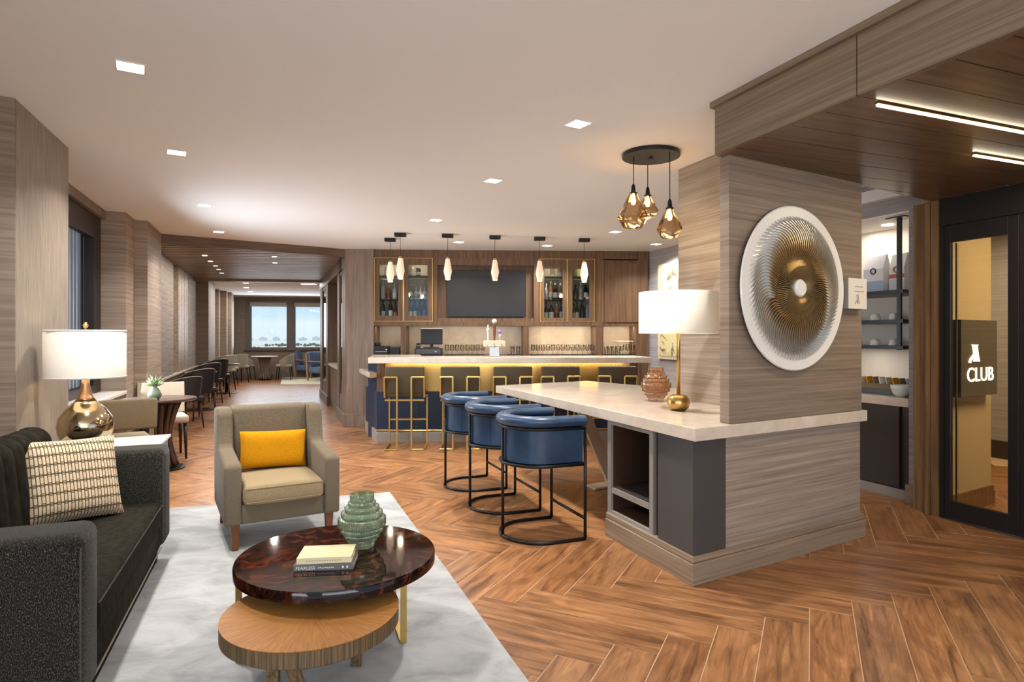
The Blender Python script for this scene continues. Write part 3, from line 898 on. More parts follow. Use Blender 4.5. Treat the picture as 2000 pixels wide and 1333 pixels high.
for z in (1.79, 1.525, 1.29):
    MB().gbox(5.0, 5.49, 2.47, 3.66, z, z + 0.03).build('shelf', M['black_metal'], ps, world=True)
SHZ = (1.82, 1.555, 1.32)
area_light('pantry_light', G(5.2, 2.95, 2.45), 0.4, 4, (1, 0.93, 0.84))
area_light('pantry_shelf_light', G(5.2, 2.95, 1.28), 0.3, 0.9, (1, 0.93, 0.84))
dl = thing('downlight', 'small round downlight in the pantry ceiling', 'light', G(5.25, 2.72, 2.455))
MB().lathe([(0.001, 0), (0.05, 0), (0.05, 0.007), (0.001, 0.007)], 20).build('diffuser', M['light'], dl)

# ------------------------------------------------------------------ entrance door
d1 = sthing('door_1', 'black framed glass sliding door')
MB().gbox(4.665, 4.78, -1.4, 2.06, 2.257, 2.464).build('header', M['black_frame'], d1, bevel=0.003)
MB().gbox(4.67, 4.78, 2.035, 2.06, 0, 2.257).build('jamb', M['black_frame'], d1)
def leaf(u0, u1, va, vb, ga, gb, mbx='door_leaf'):
    lf = MB().gbox(u0, u1, va, ga, 0.012, 2.255).gbox(u0, u1, gb, vb, 0.012, 2.255).gbox(u0, u1, ga, gb, 0.012, 0.145).gbox(u0, u1, ga, gb, 2.125, 2.255).build(mbx, M['black_frame'], d1, bevel=0.002)
    p = MB().gbox((u0 + u1) / 2 - .004, (u0 + u1) / 2 + .004, ga, gb, 0.145, 2.125).build('pane', M['pane_door'], lf, world=True)
    return lf
lf = leaf(4.68, 4.72, 1.605, 2.033, 1.663, 1.995)
MB().gbox(4.725, 4.735, 1.972, 1.982, 0.15, 2.12).build('metal_edge', M['steel'], d1)
leaf(4.675, 4.72, 0.55, 1.60, 1.50 - .85, 1.50)
leaf(4.675, 4.72, -0.5, 0.54, -0.4, 0.44)
s = MB().gbox(4.66, 4.80, -1.4, 2.06, 0.0005, 0.006).build('threshold', M['steel']); struct(s, 'metal door threshold')
# hall beyond
wall('wall_front', M['beige_wall'], 'beige wall behind the glass door', (4.80, 5.47, 2.05, 2.24, 0, 2.6))
wall('baseboard_front', M['trim_oak'], 'base moulding of the beige wall', (4.80, 5.49, 2.03, 2.05, 0, 0.11), (4.80, 5.487, 2.036, 2.05, 0.11, 0.15))
wall('wall_front', M['cover_grey'], 'far wall of the entrance hall', (7.6, 7.8, -3, 4, 0, 2.6), (5.6, 7.8, 3.9, 4.0, 0, 2.6))
wall('baseboard_front', M['charcoal_dark'], 'dark base moulding of the entrance hall', (7.56, 7.6, -3, 3.9, 0, 0.2))
wall('ceiling', M['ceiling'], 'ceiling of the entrance hall', (4.79, 7.8, -3, 4, 2.6, 2.7))
area_light('hall_light', G(6.6, 2.6, 2.55), 0.8, 40, (1, 0.9, 0.74))  # extra lamp without a fixture, added to brighten the hall's far wall
area_light('hall_light', G(5.6, 1.0, 2.55), 1.0, 60, (1, 0.86, 0.62))

# ------------------------------------------------------------------ recess right of the bar
wall('wall_right', M['cover_grey'], 'grey covered side wall right of the bar', (5.462, 5.6, 3.8, 6.5, 0, CEIL))
pf = thing('framed_picture', 'large framed abstract art on the grey wall right of the bar', 'picture', G(5.42, 5.5, 1.06))
MB().gbox(5.425, 5.46, 4.9, 6.03, 1.06, 2.52).build('frame', M['champagne'], pf, world=True)
am = base_mat('abstract_painting', srgb(214, 204, 164), 0.6)
nzz, rpp, _ = streak(am, srgb(80, 72, 56), srgb(200, 188, 142), (3, 3, 3), detail=8, lo=0.36, hi=0.46, bump=0, dist=2.2)
MB().gbox(5.417, 5.424, 4.95, 5.99, 1.11, 2.47).build('canvas', am, pf, world=True)
area_light('picture_wash', G(5.1, 5.6, 2.7), 0.15, 1.4, (1, 0.8, 0.45), (0, 0.35, 0.4))
# ------------------------------------------------------------------ bar wall frame: s along the wall, y into it
BA = math.radians(3.0)
BX, BY = -2.157, 9.68
cB, sB = math.cos(BA), math.sin(BA)
def BWp(s, y, z=0.0):
    return (BX + cB * s - sB * y, BY + sB * s + cB * y, z)
def BS(px, y=0.0):
    t = (px - 1000) / FPX
    return (t * (BY + y * cB) - BX + y * sB) / (cB - t * sB)
def BZ(py, px, y=0.0):
    s = BS(px, y); Y = BWp(s, y)[1]
    return ZH(py, Y)
BT = lambda x, y, z: BWp(x, y, z)
def bar_thing(name, label, cat, s, y, z, group=None):
    return thing(name, label, cat, BWp(s, y, z), BA, group)

s = MB(BT).bb(-0.02, 4.75, .45, .6, 0, CEIL).build('wall_back', M['wood_bar']); struct(s, 'dark oak wall behind the bar')
zt, zc = BZ(504.5, 900), BZ(628.5, 900)            # underside of crown, underside of cabinets
# crown panels
cp = sthing('trim_4', 'oak crown panels over the bar shelving')
for a, b_ in ((730, 846.5), (855, 1042), (1054, 1163), (1179, 1246)):
    MB(BT).bb(BS(a), BS(b_), 0.012, 0.10, zt, CEIL).build('panel', M['wood_bar'], cp)
for a, b_ in ((847, 854.5), (1042.5, 1053.5), (1163.5, 1178.5), (1246.5, 1266)):
    MB(BT).bb(BS(a), BS(b_), 0.0, 0.10, zt - .02, CEIL).build('stile', M['wood_bar'], cp)
rl = sthing('trim_5', 'oak rail and uprights framing the back bar')
zr0, zr1 = BZ(637, 900), BZ(628.5, 900)
MB(BT).bb(BS(729), BS(1266), -0.005, 0.44, zr0, zr1).build('rail', M['wood_bar'], rl)
for a, b_ in ((847, 854.5), (1042.5, 1053.5)):
    MB(BT).bb(BS(a), BS(b_), 0.0, 0.44, zr1, zt - .02).build('upright', M['wood_bar'], rl)
for a, b_ in ((782.5, 793), (1022, 1033), (1163.5, 1178.5), (1242, 1266)):
    MB(BT).bb(BS(a), BS(b_), 0.0, 0.44, 1.112, zr0).build('upright', M['wood_bar'], rl)
MB(BT).bb(-0.02, BS(731), 0.0, 0.44, 1.0, zr0).build('upright', M['wood_bar'], rl)
# tall right panel
tp = bar_thing('panel_cupboard', 'tall plain oak cupboard at the right end above the bar back', 'cupboard', BS(1215), 0.2, zr1)
def bchild(mb, name, mat, parent, **kw): return mb.build(name, mat, parent, world=True, **kw)
bchild(MB(BT).bb(BS(1163.8), BS(1266), 0.0, 0.44, zr1, zt - .02), 'body', M['wood_bar'], tp)
bchild(MB(BT).bb(BS(1180.5), BS(1246), -0.022, -0.002, BZ(630, 1215), BZ(515, 1215)), 'door', M['wood_bar'], tp, bevel=0.004)
MB(BT).bb(BS(1246), BS(1266), 0.0, 0.44, 0, 1.112).build('trim_6', M['wood_bar'])
struct(bpy.data.objects['trim_6'], 'oak end panel at the right of the back bar')
# backsplash and back counter
s = MB(BT).bb(BS(729), BS(1266), 0.435, 0.449, 1.112, zr0).build('backsplash', M['backsplash']); struct(s, 'pale stone backsplash of the bar')
bc = bar_thing('back_counter', 'long cabinet with dark doors and thin top under the bar shelving', 'counter', 2.1, 0.1, 0)
bchild(MB(BT).bb(0.02, BS(1245), -0.1, 0.44, 0.1, 1.07), 'body', M['wood_bar'], bc)
for k in range(7):
    a = 0.03 + k * 0.6
    bchild(MB(BT).bb(a, min(a + 0.59, BS(1245)), -0.122, -0.102, 0.12, 1.05), 'door', M['wood_bar'], bc, bevel=0.003)
bchild(MB(BT).bb(0.0, BS(1245), -0.13, 0.432, 1.07, 1.11), 'countertop', M['charcoal_dark'], bc)

# display cabinets
def cabinet(label, pxs, glasses, pz):
    a, mid, b_ = pxs
    t = bar_thing('display_cabinet', label, 'cabinet', BS((a + b_) / 2), 0.15, zr1)
    sa, sm, sb_ = BS(a), BS(mid), BS(b_)
    z0, z1 = zr1 + 0.001, zt
    bchild(MB(BT).bb(sa, sb_, 0.40, 0.44, z0, z1), 'back_panel', M['backsplash'], t)
    bchild(MB(BT).bb(sa, sa + .02, 0.03, 0.40, z0, z1).bb(sb_ - .02, sb_, 0.03, 0.40, z0, z1).bb(sa + .02, sb_ - .02, 0.03, 0.40, z1 - .02, z1).bb(sa + .02, sb_ - .02, 0.03, 0.40, z0, z0 + .02).bb(sm - .01, sm + .01, 0.03, 0.40, z0 + .02, z1 - .02), 'body', M['wood_bar'], t)
    gz0, gz1 = BZ(pz[1], a), BZ(pz[0], a)
    for (x0, x1), (g0, g1) in (((sa, sm), glasses[0]), ((sm, sb_), glasses[1])):
        g0, g1 = BS(g0), BS(g1)
        f = bchild(MB(BT).bb(x0 + .006, g0, 0.0, 0.028, z0 + .004, z1 - .004).bb(g1, x1 - .006, 0.0, 0.028, z0 + .004, z1 - .004).bb(g0, g1, 0.0, 0.028, z0 + .004, gz0).bb(g0, g1, 0.0, 0.028, gz1, z1 - .004), 'door', M['wood_bar'], t)
        MB(BT).bb(g0, g1, 0.012, 0.016, gz0, gz1).build('pane', M['pane_cab'], f, world=True)
    for x in (sa + .012, sm, sb_ - .012):
        w_ = .02 if x == sm else .012
        bchild(MB(BT).bb(x - w_ / 2, x + w_ / 2, -0.012, -0.001, z0 + .01, z1 - .01), 'brass_strip', M['brass'], t)
    bchild(MB(BT).bb(sa, sb_, -0.01, -0.001, z1 - .008, z1).bb(sa, sb_, -0.01, -0.001, z0, z0 + .008), 'brass_edge', M['brass'], t)
    for z in SHELF:
        bchild(MB(BT).bb(sa + .021, sm - .011, 0.05, 0.39, z - .008, z), 'shelf', M['black_metal'], t)
        bchild(MB(BT).bb(sm + .011, sb_ - .021, 0.05, 0.39, z - .008, z), 'shelf', M['black_metal'], t)
    for x in ((sa + sm) / 2, (sm + sb_) / 2):
        area_light('cabinet_glow', BWp(x, 0.2, z1 - 0.03), 0.2, 1.0, (1, 0.86, 0.62), (0, 0, BA))
    return t
SHELF = (ZH(541, 9.95), ZH(586, 9.95))
cabinet('glass front liquor cabinet left of the television', (730, 788, 846.4), ((741, 777.5), (797.7, 835)), (517, 617))
cabinet('glass front liquor cabinet right of the television', (1053.6, 1108, 1163), ((1063, 1099), (1118, 1151)), (525, 621))

# television
z0, z1 = BZ(620, 950), BZ(519, 950)
s = MB(BT).bb(BS(855), BS(1042), 0.12, 0.16, zr1, zt).build('trim_7', M['wood_bar']); struct(s, 'oak back panel of the television niche')
s = MB(BT).bb(BS(855), BS(1042), 0.0, 0.12, z1, zt).bb(BS(855), BS(1042), 0.0, 0.12, zr1, z0 - .015).build('trim_8', M['wood_bar']); struct(s, 'oak rails above and below the television')
tv = bar_thing('television', 'large black flat screen television in the oak niche', 'television', BS(950), 0.08, z0)
bchild(MB(BT).bb(BS(873, .05), BS(1027, .05), 0.05, 0.085, BZ(619, 950, .05), BZ(529, 950, .05)), 'body', M['black_plastic'], tv, bevel=0.003)
bchild(MB(BT).bb(BS(874, .05), BS(1026, .05), 0.047, 0.0495, BZ(618, 950, .05), BZ(530, 950, .05)), 'screen', M['screen'], tv)
bchild(MB(BT).bb(BS(930), BS(970), 0.086, 0.119, BZ(600, 950), BZ(560, 950)), 'wall_mount', M['black_metal'], tv)

# ------------------------------------------------------------------ bottles
GL = {}
def glassy(name, col, trans=0.0, rough=0.08):
    if name not in GL: GL[name] = base_mat('bottle_' + name, srgb(*col), rough, spec=0.6)
    return GL[name]
BCOL = dict(green=(18, 44, 26), brown=(62, 34, 16), clear=(196, 204, 206), amber=(160, 84, 24), black=(16, 17, 20), yellow=(196, 190, 40), silver=(206, 206, 204), red=(126, 16, 28), blue=(36, 62, 120), cream=(226, 212, 176), navy=(20, 28, 44), tan=(196, 160, 118), pink=(206, 188, 196), orange=(176, 92, 52), white=(232, 230, 224))
def bottle(s, y, z, h, r, body, cap, lab, label, group='liquor bottles in the glass cabinets', kind='bottle'):
    t = thing(kind, label, 'bottle', BWp(s, y, z), 0.0, group)
    if kind == 'jar':
        prof = [(0.001, 0), (r, 0.002), (r, h * .8), (r * .8, h * .84), (r * .8, h * .86), (0.001, h * .86)]
        nk = [(0.001, 0), (r * .86, 0), (r * .86, h * .13), (0.001, h * .13)]; nz_ = h * .865
    else:
        prof = [(0.001, 0), (r, 0.003), (r, h * .56), (r * .8, h * .66), (r * .36, h * .76), (r * .33, h * .9), (0.001, h * .9)]
        nk = [(0.001, 0), (r * .4, 0), (r * .4, h * .12), (0.001, h * .12)]; nz_ = h * .88
    MB().lathe(prof, 12).build('body', glassy(body, BCOL[body]), t, auto=AUTO)
    MB().lathe(nk, 10, (0, 0, nz_)).build('cap', glassy(cap, BCOL[cap]), t, auto=AUTO)
    if lab:
        q = MB(); l0, l1 = h * .14, h * .44
        q.lathe([(r + .0006, l0), (r + .0006, l1)], 12); q.f = q.f[:-2]
        q.build('paper_label', glassy(lab, BCOL[lab]), t, smooth=True)
    return t
zb = zr1 + 0.021
SP = [  # px, shelf(0 bottom 1 mid 2 top), height, radius, body, cap, label colour, words
 (748, 0, .34, .035, 'green', 'black', 'white', 'green bottle with large white label, bottom left of the left cabinet'),
 (763, 0, .36, .036, 'black', 'red', 'white', 'black wine bottle with red neck foil, bottom shelf of the left cabinet'),
 (772, 0, .30, .034, 'brown', 'black', 'orange', 'brown bottle with rust label beside the red foiled wine bottle'),
 (801, 0, .33, .033, 'green', 'black', 'white', 'dark green bottle with pale label next to the middle brass strip, left cabinet bottom'),
 (810, 0, .34, .035, 'green', 'green', 'cream', 'dark green wine bottle with wide cream label, left cabinet bottom'),
 (820, 0, .35, .034, 'navy', 'black', 'navy', 'navy wine bottle with dark label, third on the bottom right shelf of the left cabinet'),
 (829, 0, .35, .034, 'black', 'navy', 'blue', 'black wine bottle with blue label at the right end of the left cabinet bottom'),
 (748, 1, .29, .038, 'clear', 'silver', 'clear', 'clear round shouldered bottle on the left cabinet middle shelf'),
 (759, 1, .22, .036, 'orange', 'tan', 'red', 'orange liqueur bottle half behind the low pendant lamp'),
 (771, 1, .25, .036, 'pink', 'silver', 'white', 'pale lilac bottle on the left cabinet middle shelf near the brass strip'),
 (803, 1, .16, .033, 'yellow', 'yellow', 'green', 'short yellow green bottle beside the three silver bottles'),
 (812.5, 1, .19, .036, 'silver', 'white', 'red', 'first of the three silver bottles with red band, next to the yellow one'),
 (821.5, 1, .19, .036, 'white', 'silver', 'red', 'middle silver bottle of the three with red band'),
 (830, 1, .19, .036, 'silver', 'silver', 'green', 'last silver bottle of the three, pale green band'),
 (756, 2, .16, .045, 'cream', 'cream', None, 'cream jar on the top shelf of the left cabinet behind the pendant lamp', 'jar'),
 (804, 2, .155, .036, 'cream', 'white', 'white', 'white canister on the top shelf of the left cabinet', 'jar'),
 (817, 2, .145, .04, 'brown', 'silver', 'cream', 'dark jar with shiny lid on the top shelf of the left cabinet', 'jar'),
 (1067, 0, .30, .034, 'black', 'black', 'cream', 'black bottle with cream label at the left end of the right cabinet bottom'),
 (1077, 0, .31, .040, 'green', 'red', 'white', 'squat green bottle with red top on the right cabinet bottom shelf'),
 (1087, 0, .27, .034, 'orange', 'silver', 'red', 'rust coloured bottle with pale cap on the right cabinet bottom shelf'),
 (1096, 0, .32, .034, 'blue', 'black', 'clear', 'blue bottle at the right of the right cabinet bottom left bay'),
 (1121, 0, .29, .030, 'black', 'black', 'tan', 'slim dark bottle beside the centre brass strip of the right cabinet bottom'),
 (1127, 0, .31, .032, 'green', 'black', 'cream', 'dark green wine bottle with square cream label, right cabinet bottom'),
 (1137, 0, .35, .034, 'black', 'red', 'navy', 'black wine bottle with red foil in the right cabinet bottom right bay'),
 (1146, 0, .35, .034, 'brown', 'red', 'navy', 'last wine bottle of the right cabinet bottom, brown with red foil'),
 (1067, 1, .27, .029, 'pink', 'clear', 'pink', 'slender pale bottle at the left of the right cabinet middle shelf'),
 (1075.5, 1, .30, .034, 'orange', 'cream', 'cream', 'amber bottle with tall cream cap on the right cabinet middle shelf'),
 (1084.5, 1, .27, .036, 'black', 'silver', 'white', 'black bottle with oval white label beside the amber bottle'),
 (1094, 1, .27, .038, 'brown', 'white', 'silver', 'brown bottle with round silver label and white cap, right cabinet'),
 (1124, 1, .25, .036, 'green', 'black', 'green', 'dark bottle with green label on the right bay middle shelf'),
 (1134, 1, .29, .034, 'clear', 'white', 'tan', 'clear bottle with tall white cap and tan label, right bay middle shelf'),
 (1144, 1, .28, .036, 'green', 'silver', 'white', 'dark green bottle with oval pale label under the last pendant'),
 (1079, 2, .19, .040, 'cream', 'white', None, 'cream bottle alone on the left of the right cabinet top shelf', 'jar'),
 (1093, 2, .16, .042, 'tan', 'silver', 'clear', 'brown jar with bright lid on the right cabinet top shelf', 'jar'),
 (1123, 2, .185, .042, 'yellow', 'white', 'yellow', 'lime yellow bottle with white cap on the right cabinet top shelf', 'jar'),
 (1148, 2, .17, .036, 'green', 'silver', None, 'small green jar at the far right of the right cabinet top shelf', 'jar'),
]
for sp in SP:
    kind = 'jar' if len(sp) > 8 and sp[8] == 'jar' else 'bottle'
    px, sh, h, r, bd, cpn, lb, words = sp[:8]
    z = (zb, SHELF[1] + .001, SHELF[0] + .001)[sh]
    bottle(BS(px, .17), .17, z, h, r, bd, cpn, lb, words, kind=kind)

# ------------------------------------------------------------------ things on the back counter
ZB = 1.1105
pr = bar_thing('receipt_printer', 'black receipt printer with stacked trays at the left of the back counter', 'printer', BS(745), .1, ZB)
MB().rbox((0, 0, .075), (.22, .26, .15), .015, 2).build('body', M['black_plastic'], pr)
MB().rbox((-.07, .02, .175), (.07, .16, .05), .01, 2).build('paper_cover', M['black_plastic'], pr)
MB().cbox((.08, -.132, .09), (.02, .004, .02)).build('button', M['ceramic'], pr)
MB().cbox((0, -.132, .06), (.18, .004, .008)).build('paper_slot', M['steel'], pr)
pr2 = bar_thing('label_printer', 'small black printer with grey flap beside the receipt printer', 'printer', BS(771.5), .1, ZB)
MB().rbox((0, 0, .055), (.145, .2, .11), .012, 2).build('body', M['black_plastic'], pr2)
MB().rbox((0, -.02, .13), (.15, .16, .03), .012, 2).build('flap', M['charcoal'], pr2)
cd = bar_thing('cash_drawer', 'black cash drawer under the point of sale monitor', 'drawer', BS(838, .12), .12, ZB)
MB().rbox((0, 0, .055), (.42, .36, .11), .006, 1).build('body', M['black_plastic'], cd)
MB().cbox((0, -.183, .06), (.38, .006, .07)).build('drawer_front', M['charcoal'], cd)
MB().cbox((.12, -.188, .06), (.03, .004, .02)).build('lock', M['steel'], cd)
mn = bar_thing('monitor', 'black point of sale monitor on the back counter', 'monitor', BS(843, .1), .1, ZB + .1105)
MB().cbox((0, 0, .012), (.24, .16, .012)).build('foot', M['black_plastic'], mn)
MB().cbox((0, .03, .05), (.05, .03, .07)).build('stand', M['black_plastic'], mn)
MB().rbox((0, 0, .185), (.345, .04, .25), .01, 2).build('screen_case', M['black_plastic'], mn)
MB().cbox((0, -.0215, .187), (.315, .002, .215)).build('screen', M['screen'], mn)
kp = bar_thing('card_reader', 'small grey card reader left of the monitor on the cash drawer', 'card reader', BS(817, .06), .06, ZB + .111)
MB().rbox((0, 0, .04), (.07, .12, .05), .01, 2, tilt=(.4, 'X')).build('body', M['charcoal'], kp)
MB().cbox((0, -.02, .073), (.05, .05, .003), tilt=(.4, 'X')).build('keypad', M['black_plastic'], kp)

glass_m = pane_mat('drinking_glass', tint=(0.95, 0.94, 0.92, 1), refl=0.02, rough=0.05, fk=.45)
def wine_glass(s_, y_, lab, grp):
    t = thing('wine_glass', lab, 'glass', BWp(s_, y_, ZB + .0102), 0, grp)
    q = MB(); q.lathe([(0.031, .06), (0.037, .10), (0.032, .155), (0.0305, .155), (0.035, .10), (0.029, .062)], 12); q.f = q.f[:-2]
    q.lathe([(0.001, 0), (0.032, 0.001), (0.032, .003), (.004, .006), (.004, .05), (.029, .062), (.001, .061)], 12)
    q.build('bowl', glass_m, t, smooth=True)
    return t
def tumbler(s_, y_, lab, grp, h=.13, r=.033):
    t = thing('tumbler', lab, 'glass', BWp(s_, y_, ZB + .0102), 0, grp)
    q = MB(); q.lathe([(r * .86, 0), (r, h), (r - .002, h), (r * .84, .006)], 12); q.f = q.f[:-1]
    q.build('glass_wall', glass_m, t, smooth=True)
    return t
def tray(pa, pb_, lab):
    t = MB(BT).bb(BS(pa, .1), BS(pb_, .1), .0, .3, ZB, ZB + .01).build('glass_tray', M['black_plastic'])
    tag(t, lab, 'tray')
tray(868, 947, 'black bar mat under the stemmed glasses left of the tap')
tray(990, 1017, 'black bar mat right of the beer tap')
tray(1036, 1161, 'black bar mat under the long row of glasses')
tray(1180, 1240, 'black bar mat at the right end niche')
n0 = None
ORD = ['first', 'second', 'third', 'fourth', 'fifth', 'sixth', 'seventh', 'eighth', 'ninth', 'tenth', 'eleventh', 'twelfth', 'thirteenth']
def row(maker, px0, px1, n, ys, lab, grp):
    first = None
    for ri, yy in enumerate(ys):
        for k in range(n):
            px = px0 + (px1 - px0) * k / (n - 1)
            sx = BS(px, yy)
            lb = '%s %s from the left, %s row' % (ORD[k], lab, ('front', 'back')[ri])
            if first is None: first = maker(sx, yy, lb, grp)
            else: dup(first, BWp(sx, yy, ZB + .0102), 0, lb)
row(wine_glass, 873, 943, 8, (.06, .2), 'stemmed glass between monitor and beer tap', 'stemmed glasses left of the beer tap')
row(wine_glass, 1041, 1157, 13, (.05, .19), 'stemmed glass in the long lit niche', 'stemmed glasses in the lit niche')
row(tumbler, 1184, 1208, 4, (.05, .19), 'tall tumbler in the end niche', 'tumblers in the end niche')
row(wine_glass, 1215, 1236, 3, (.05, .19), 'stemmed glass under the end niche rack', 'stemmed glasses in the end niche')
row(tumbler, 1001, 1012, 2, (.08, .22), 'shiny tumbler right of the beer tap', 'tumblers right of the beer tap')
rk = bar_thing('glass_rack', 'thin copper wire rack over the end niche glasses', 'rack', BS(1218, .1), .1, ZB + .01)
q = MB(); a = .12
for sx in (-a, a):
    for sy in (-.1, .14): q.tube([(sx, sy, 0), (sx, sy, .21)], .004, 6)
for sy in (-.1, .14): q.tube([(-a, sy, .21), (a, sy, .21)], .004, 6); 
for sx in (-a, a): q.tube([(sx, -.1, .21), (sx, .14, .21)], .004, 6)
q.build('wire_frame', M['brass'], rk)
# warm lights under the cabinets
for pa, pb_, pw in ((795, 1020, 3.5), (1034, 1162, 5.5), (1180, 1240, 2.6), (732, 781, .6)):
    sa, sb_ = BS(pa, .2), BS(pb_, .2)
    area_light('niche_glow', BWp((sa + sb_) / 2, .12, zr0 - .01), abs(sb_ - sa) * .9, pw, (1, 0.8, 0.58), (0.25, 0, BA), .04)

# ------------------------------------------------------------------ front bar
bar = thing('bar', 'long bar with cream top, ribbed brass upper front and navy lower front', 'bar', (-0.1, 8.4, 0))
toppts = [(-1.832, 7.89), (1.82, 8.08), (1.76, 8.8), (-1.25, 8.62), (-1.38, 9.30), (-2.07, 9.26)]
MB().prism(toppts, 1.061, 1.136).build('countertop', M['quartz'], bar, world=True, bevel=0.005)
f0 = (-1.80, 8.235); fdir = Vector((math.cos(math.radians(2.95)), math.sin(math.radians(2.95)), 0)); fn = Vector((-fdir.y, fdir.x, 0))
FT = lambda x, y, z: tuple(Vector((f0[0], f0[1], 0)) + fdir * x + fn * y + Vector((0, 0, z)))
LB = 3.52
MB(FT).bb(0, LB, 0.015, 0.09, 0.16, 0.665).build('lower_panel', M['blue_panel'], bar, world=True)
MB(FT).bb(0, LB, -0.012, 0.09, 0.0, 0.13).bb(0, LB, 0.0, 0.09, 0.131, 0.16).build('plinth', M['niche_edge'], bar, world=True, bevel=0.004)
MB(FT).bb(0.105, LB - .1, 0.06, 0.11, 0.667, 1.06).build('brass_backing', M['brass'], bar, world=True)
q = MB(FT)
nr = 150; x0, x1 = 0.11, LB - .105
for k in range(nr):
    xa = x0 + (x1 - x0) * k / nr; w_ = (x1 - x0) / nr
    q.bb(xa + w_ * .2, xa + w_ * .75, 0.045, 0.0605, 0.668, 1.06)
o = q.build('brass_rib', M['brass'], bar, world=True); o['kind'] = 'stuff'
MB(FT).bb(0, 0.1, 0.015, 0.4, 0.667, 1.06).bb(LB - .1, LB, 0.015, 0.4, .667, 1.06).build('end_post', M['wood_bar'], bar, world=True)
sidepts = [FT(0, .092, 0)[:2], FT(LB, .092, 0)[:2], FT(LB, .5, 0)[:2], FT(-.2, .5, 0)[:2]]
MB().prism(sidepts, 0, 1.06).build('body', M['blue_panel'], bar, world=True)
MB().prism([(-1.8, 8.25), (-1.62, 8.25), (-1.85, 9.2), (-2.17, 9.2)], 0.16, .665).build('side_panel', M['blue_panel'], bar, world=True)
MB().prism([(-1.815, 8.24), (-1.62, 8.24), (-1.86, 9.21), (-2.185, 9.21)], 0, .16).build('side_plinth', M['niche_edge'], bar, world=True)
MB().prism([(-1.866, 8.12), (-1.80, 8.24), (-2.16, 9.2), (-2.30, 9.33)], .86, .925).build('side_ledge', M['quartz'], bar, world=True, bevel=.003)
# studs down the navy front, one seam line each
q = MB(FT)
for xs in (0.52, 1.12, 1.72, 2.32, 2.92):
    for k in range(9):
        q.lathe([(0.001, 0.0), (0.005, .001)], 6, (xs, 0.012, .2 + k * .05))
for xs in (0.52, 1.12, 1.72, 2.32, 2.92):
    for k in range(9): q.cbox((xs, .013, .2 + k * .05), (.007, .006, .007))
o = q.build('stud', M['brass'], bar, world=True); o['kind'] = 'stuff'
q = MB(FT); q.tube([(0.03, -.16, .175), (LB - .1, -.16, .175)], .016, 10)
for xs in (0.3, 1.2, 2.1, 3.0): q.tube([(xs, -.16, .175), (xs, 0.0, .145)], .01, 8)
q.build('foot_rail', M['brass'], bar, world=True, smooth=True)
area_light('bar_front_glow', FT(LB / 2, -.24, 1.05), LB - .3, 4.8, (1, 0.68, 0.32), (0.95, 0, math.radians(2.95)), .03)
# beer tap
bt = thing('beer_tap', 'T shaped steel beer tap tower with wooden and white handles', 'beer tap', (-0.24, 8.42, 1.137), .05)
MB().bb(-.068, .068, -.06, .06, 0, .13).build('column', M['steel'], bt, bevel=.004)
MB().bb(-.15, .15, -.05, .05, .13, .215).build('head', M['champagne'], bt, bevel=.006)
q = MB().lathe([(0.02, .215), (.02, .225), (.011, .23), (.018, .3), (.024, .42), (.02, .44), (.001, .44)], 12, (.0, -.02, 0)); q.f = q.f
q.build('tap_handle', M['walnut_leg'], bt, auto=AUTO)
q = MB().lathe([(.001, .44), (.016, .445), (.032, .46), (.034, .478), (.026, .5), (.001, .51)], 14, (0, -.02, 0)); q.build('handle_ball', M['ceramic'], bt, smooth=True)
q = MB().lathe([(0.012, .215), (.014, .28), (.011, .34), (.024, .35), (.026, .37), (.012, .38), (.014, .41), (.003, .43)], 12, (-.085, -.02, 0)); q.build('tap_handle', M['ceramic'], bt, auto=AUTO)['label'] = 'white tap handle'
q = MB().lathe([(0.005, .215), (.006, .26), (.016, .275), (.018, .30), (.001, .31)], 10, (.075, -.02, 0)); q.build('tap_handle', M['ceramic'], bt, auto=AUTO)['label'] = 'short tap handle with lilac knob'
q = MB().lathe([(0.001, .305), (.026, .315), (.03, .33), (.02, .35), (.001, .355)], 10, (.07, -.02, 0)); q.build('handle_knob', base_mat('lilac_knob', srgb(150, 110, 190), .4), bt, smooth=True)
for xs in (-.1, 0, .1):
    MB().tube([(xs, -.05, .165), (xs, -.11, .16), (xs, -.125, .12)], .009, 8).build('spout', M['steel'], bt, smooth=True)

# ------------------------------------------------------------------ gold framed bar stools
def gold_stool():
    t = thing('bar_stool', '', 'stool', (0, 0, 0), 0, 'gold framed olive stools along the bar')
    r = .0105
    for sgn in (-1, 1):
        X = .2425 * sgn; I = .088 * sgn
        q = MB()
        P = [(X, 0, .905), (I, 0, .905), (I, 0, .012), (X, 0, .012), (X, .44, .012), (X, .44, .64), (X, .03, .66)]
        for a, b_ in zip(P, P[1:]): q.beam(a, b_, 2 * r)
        q.beam(P[-1], P[0], 2 * r)
        q.build('side_frame', M['gold_frame'], t, bevel=.003, seg=1)
    MB().beam((-.24, .44, .33), (.24, .44, .33), .02).build('footrest', M['gold_frame'], t)
    MB().beam((-.24, .03, .62), (.24, .03, .62), .02).beam((-.24, .44, .63), (.24, .44, .63), .02).build('seat_rail', M['gold_frame'], t)
    MB().rbox((0, .235, .69), (.47, .42, .085), .03, 3).build('seat', M['olive_leather'], t, smooth=True)
    MB().rbox((0, .045, .865), (.485, .055, .335), .018, 3).build('backrest', M['olive_leather'], t, smooth=True)
    return t
gs = gold_stool()
words = ['first gold framed olive stool from the left end of the bar', 'second gold framed olive stool, behind the farthest blue stool', 'third gold framed olive stool, partly behind the middle blue stool', 'fourth gold framed olive stool, cut off below by the island top', 'last gold framed olive stool at the right, behind the amber vase']
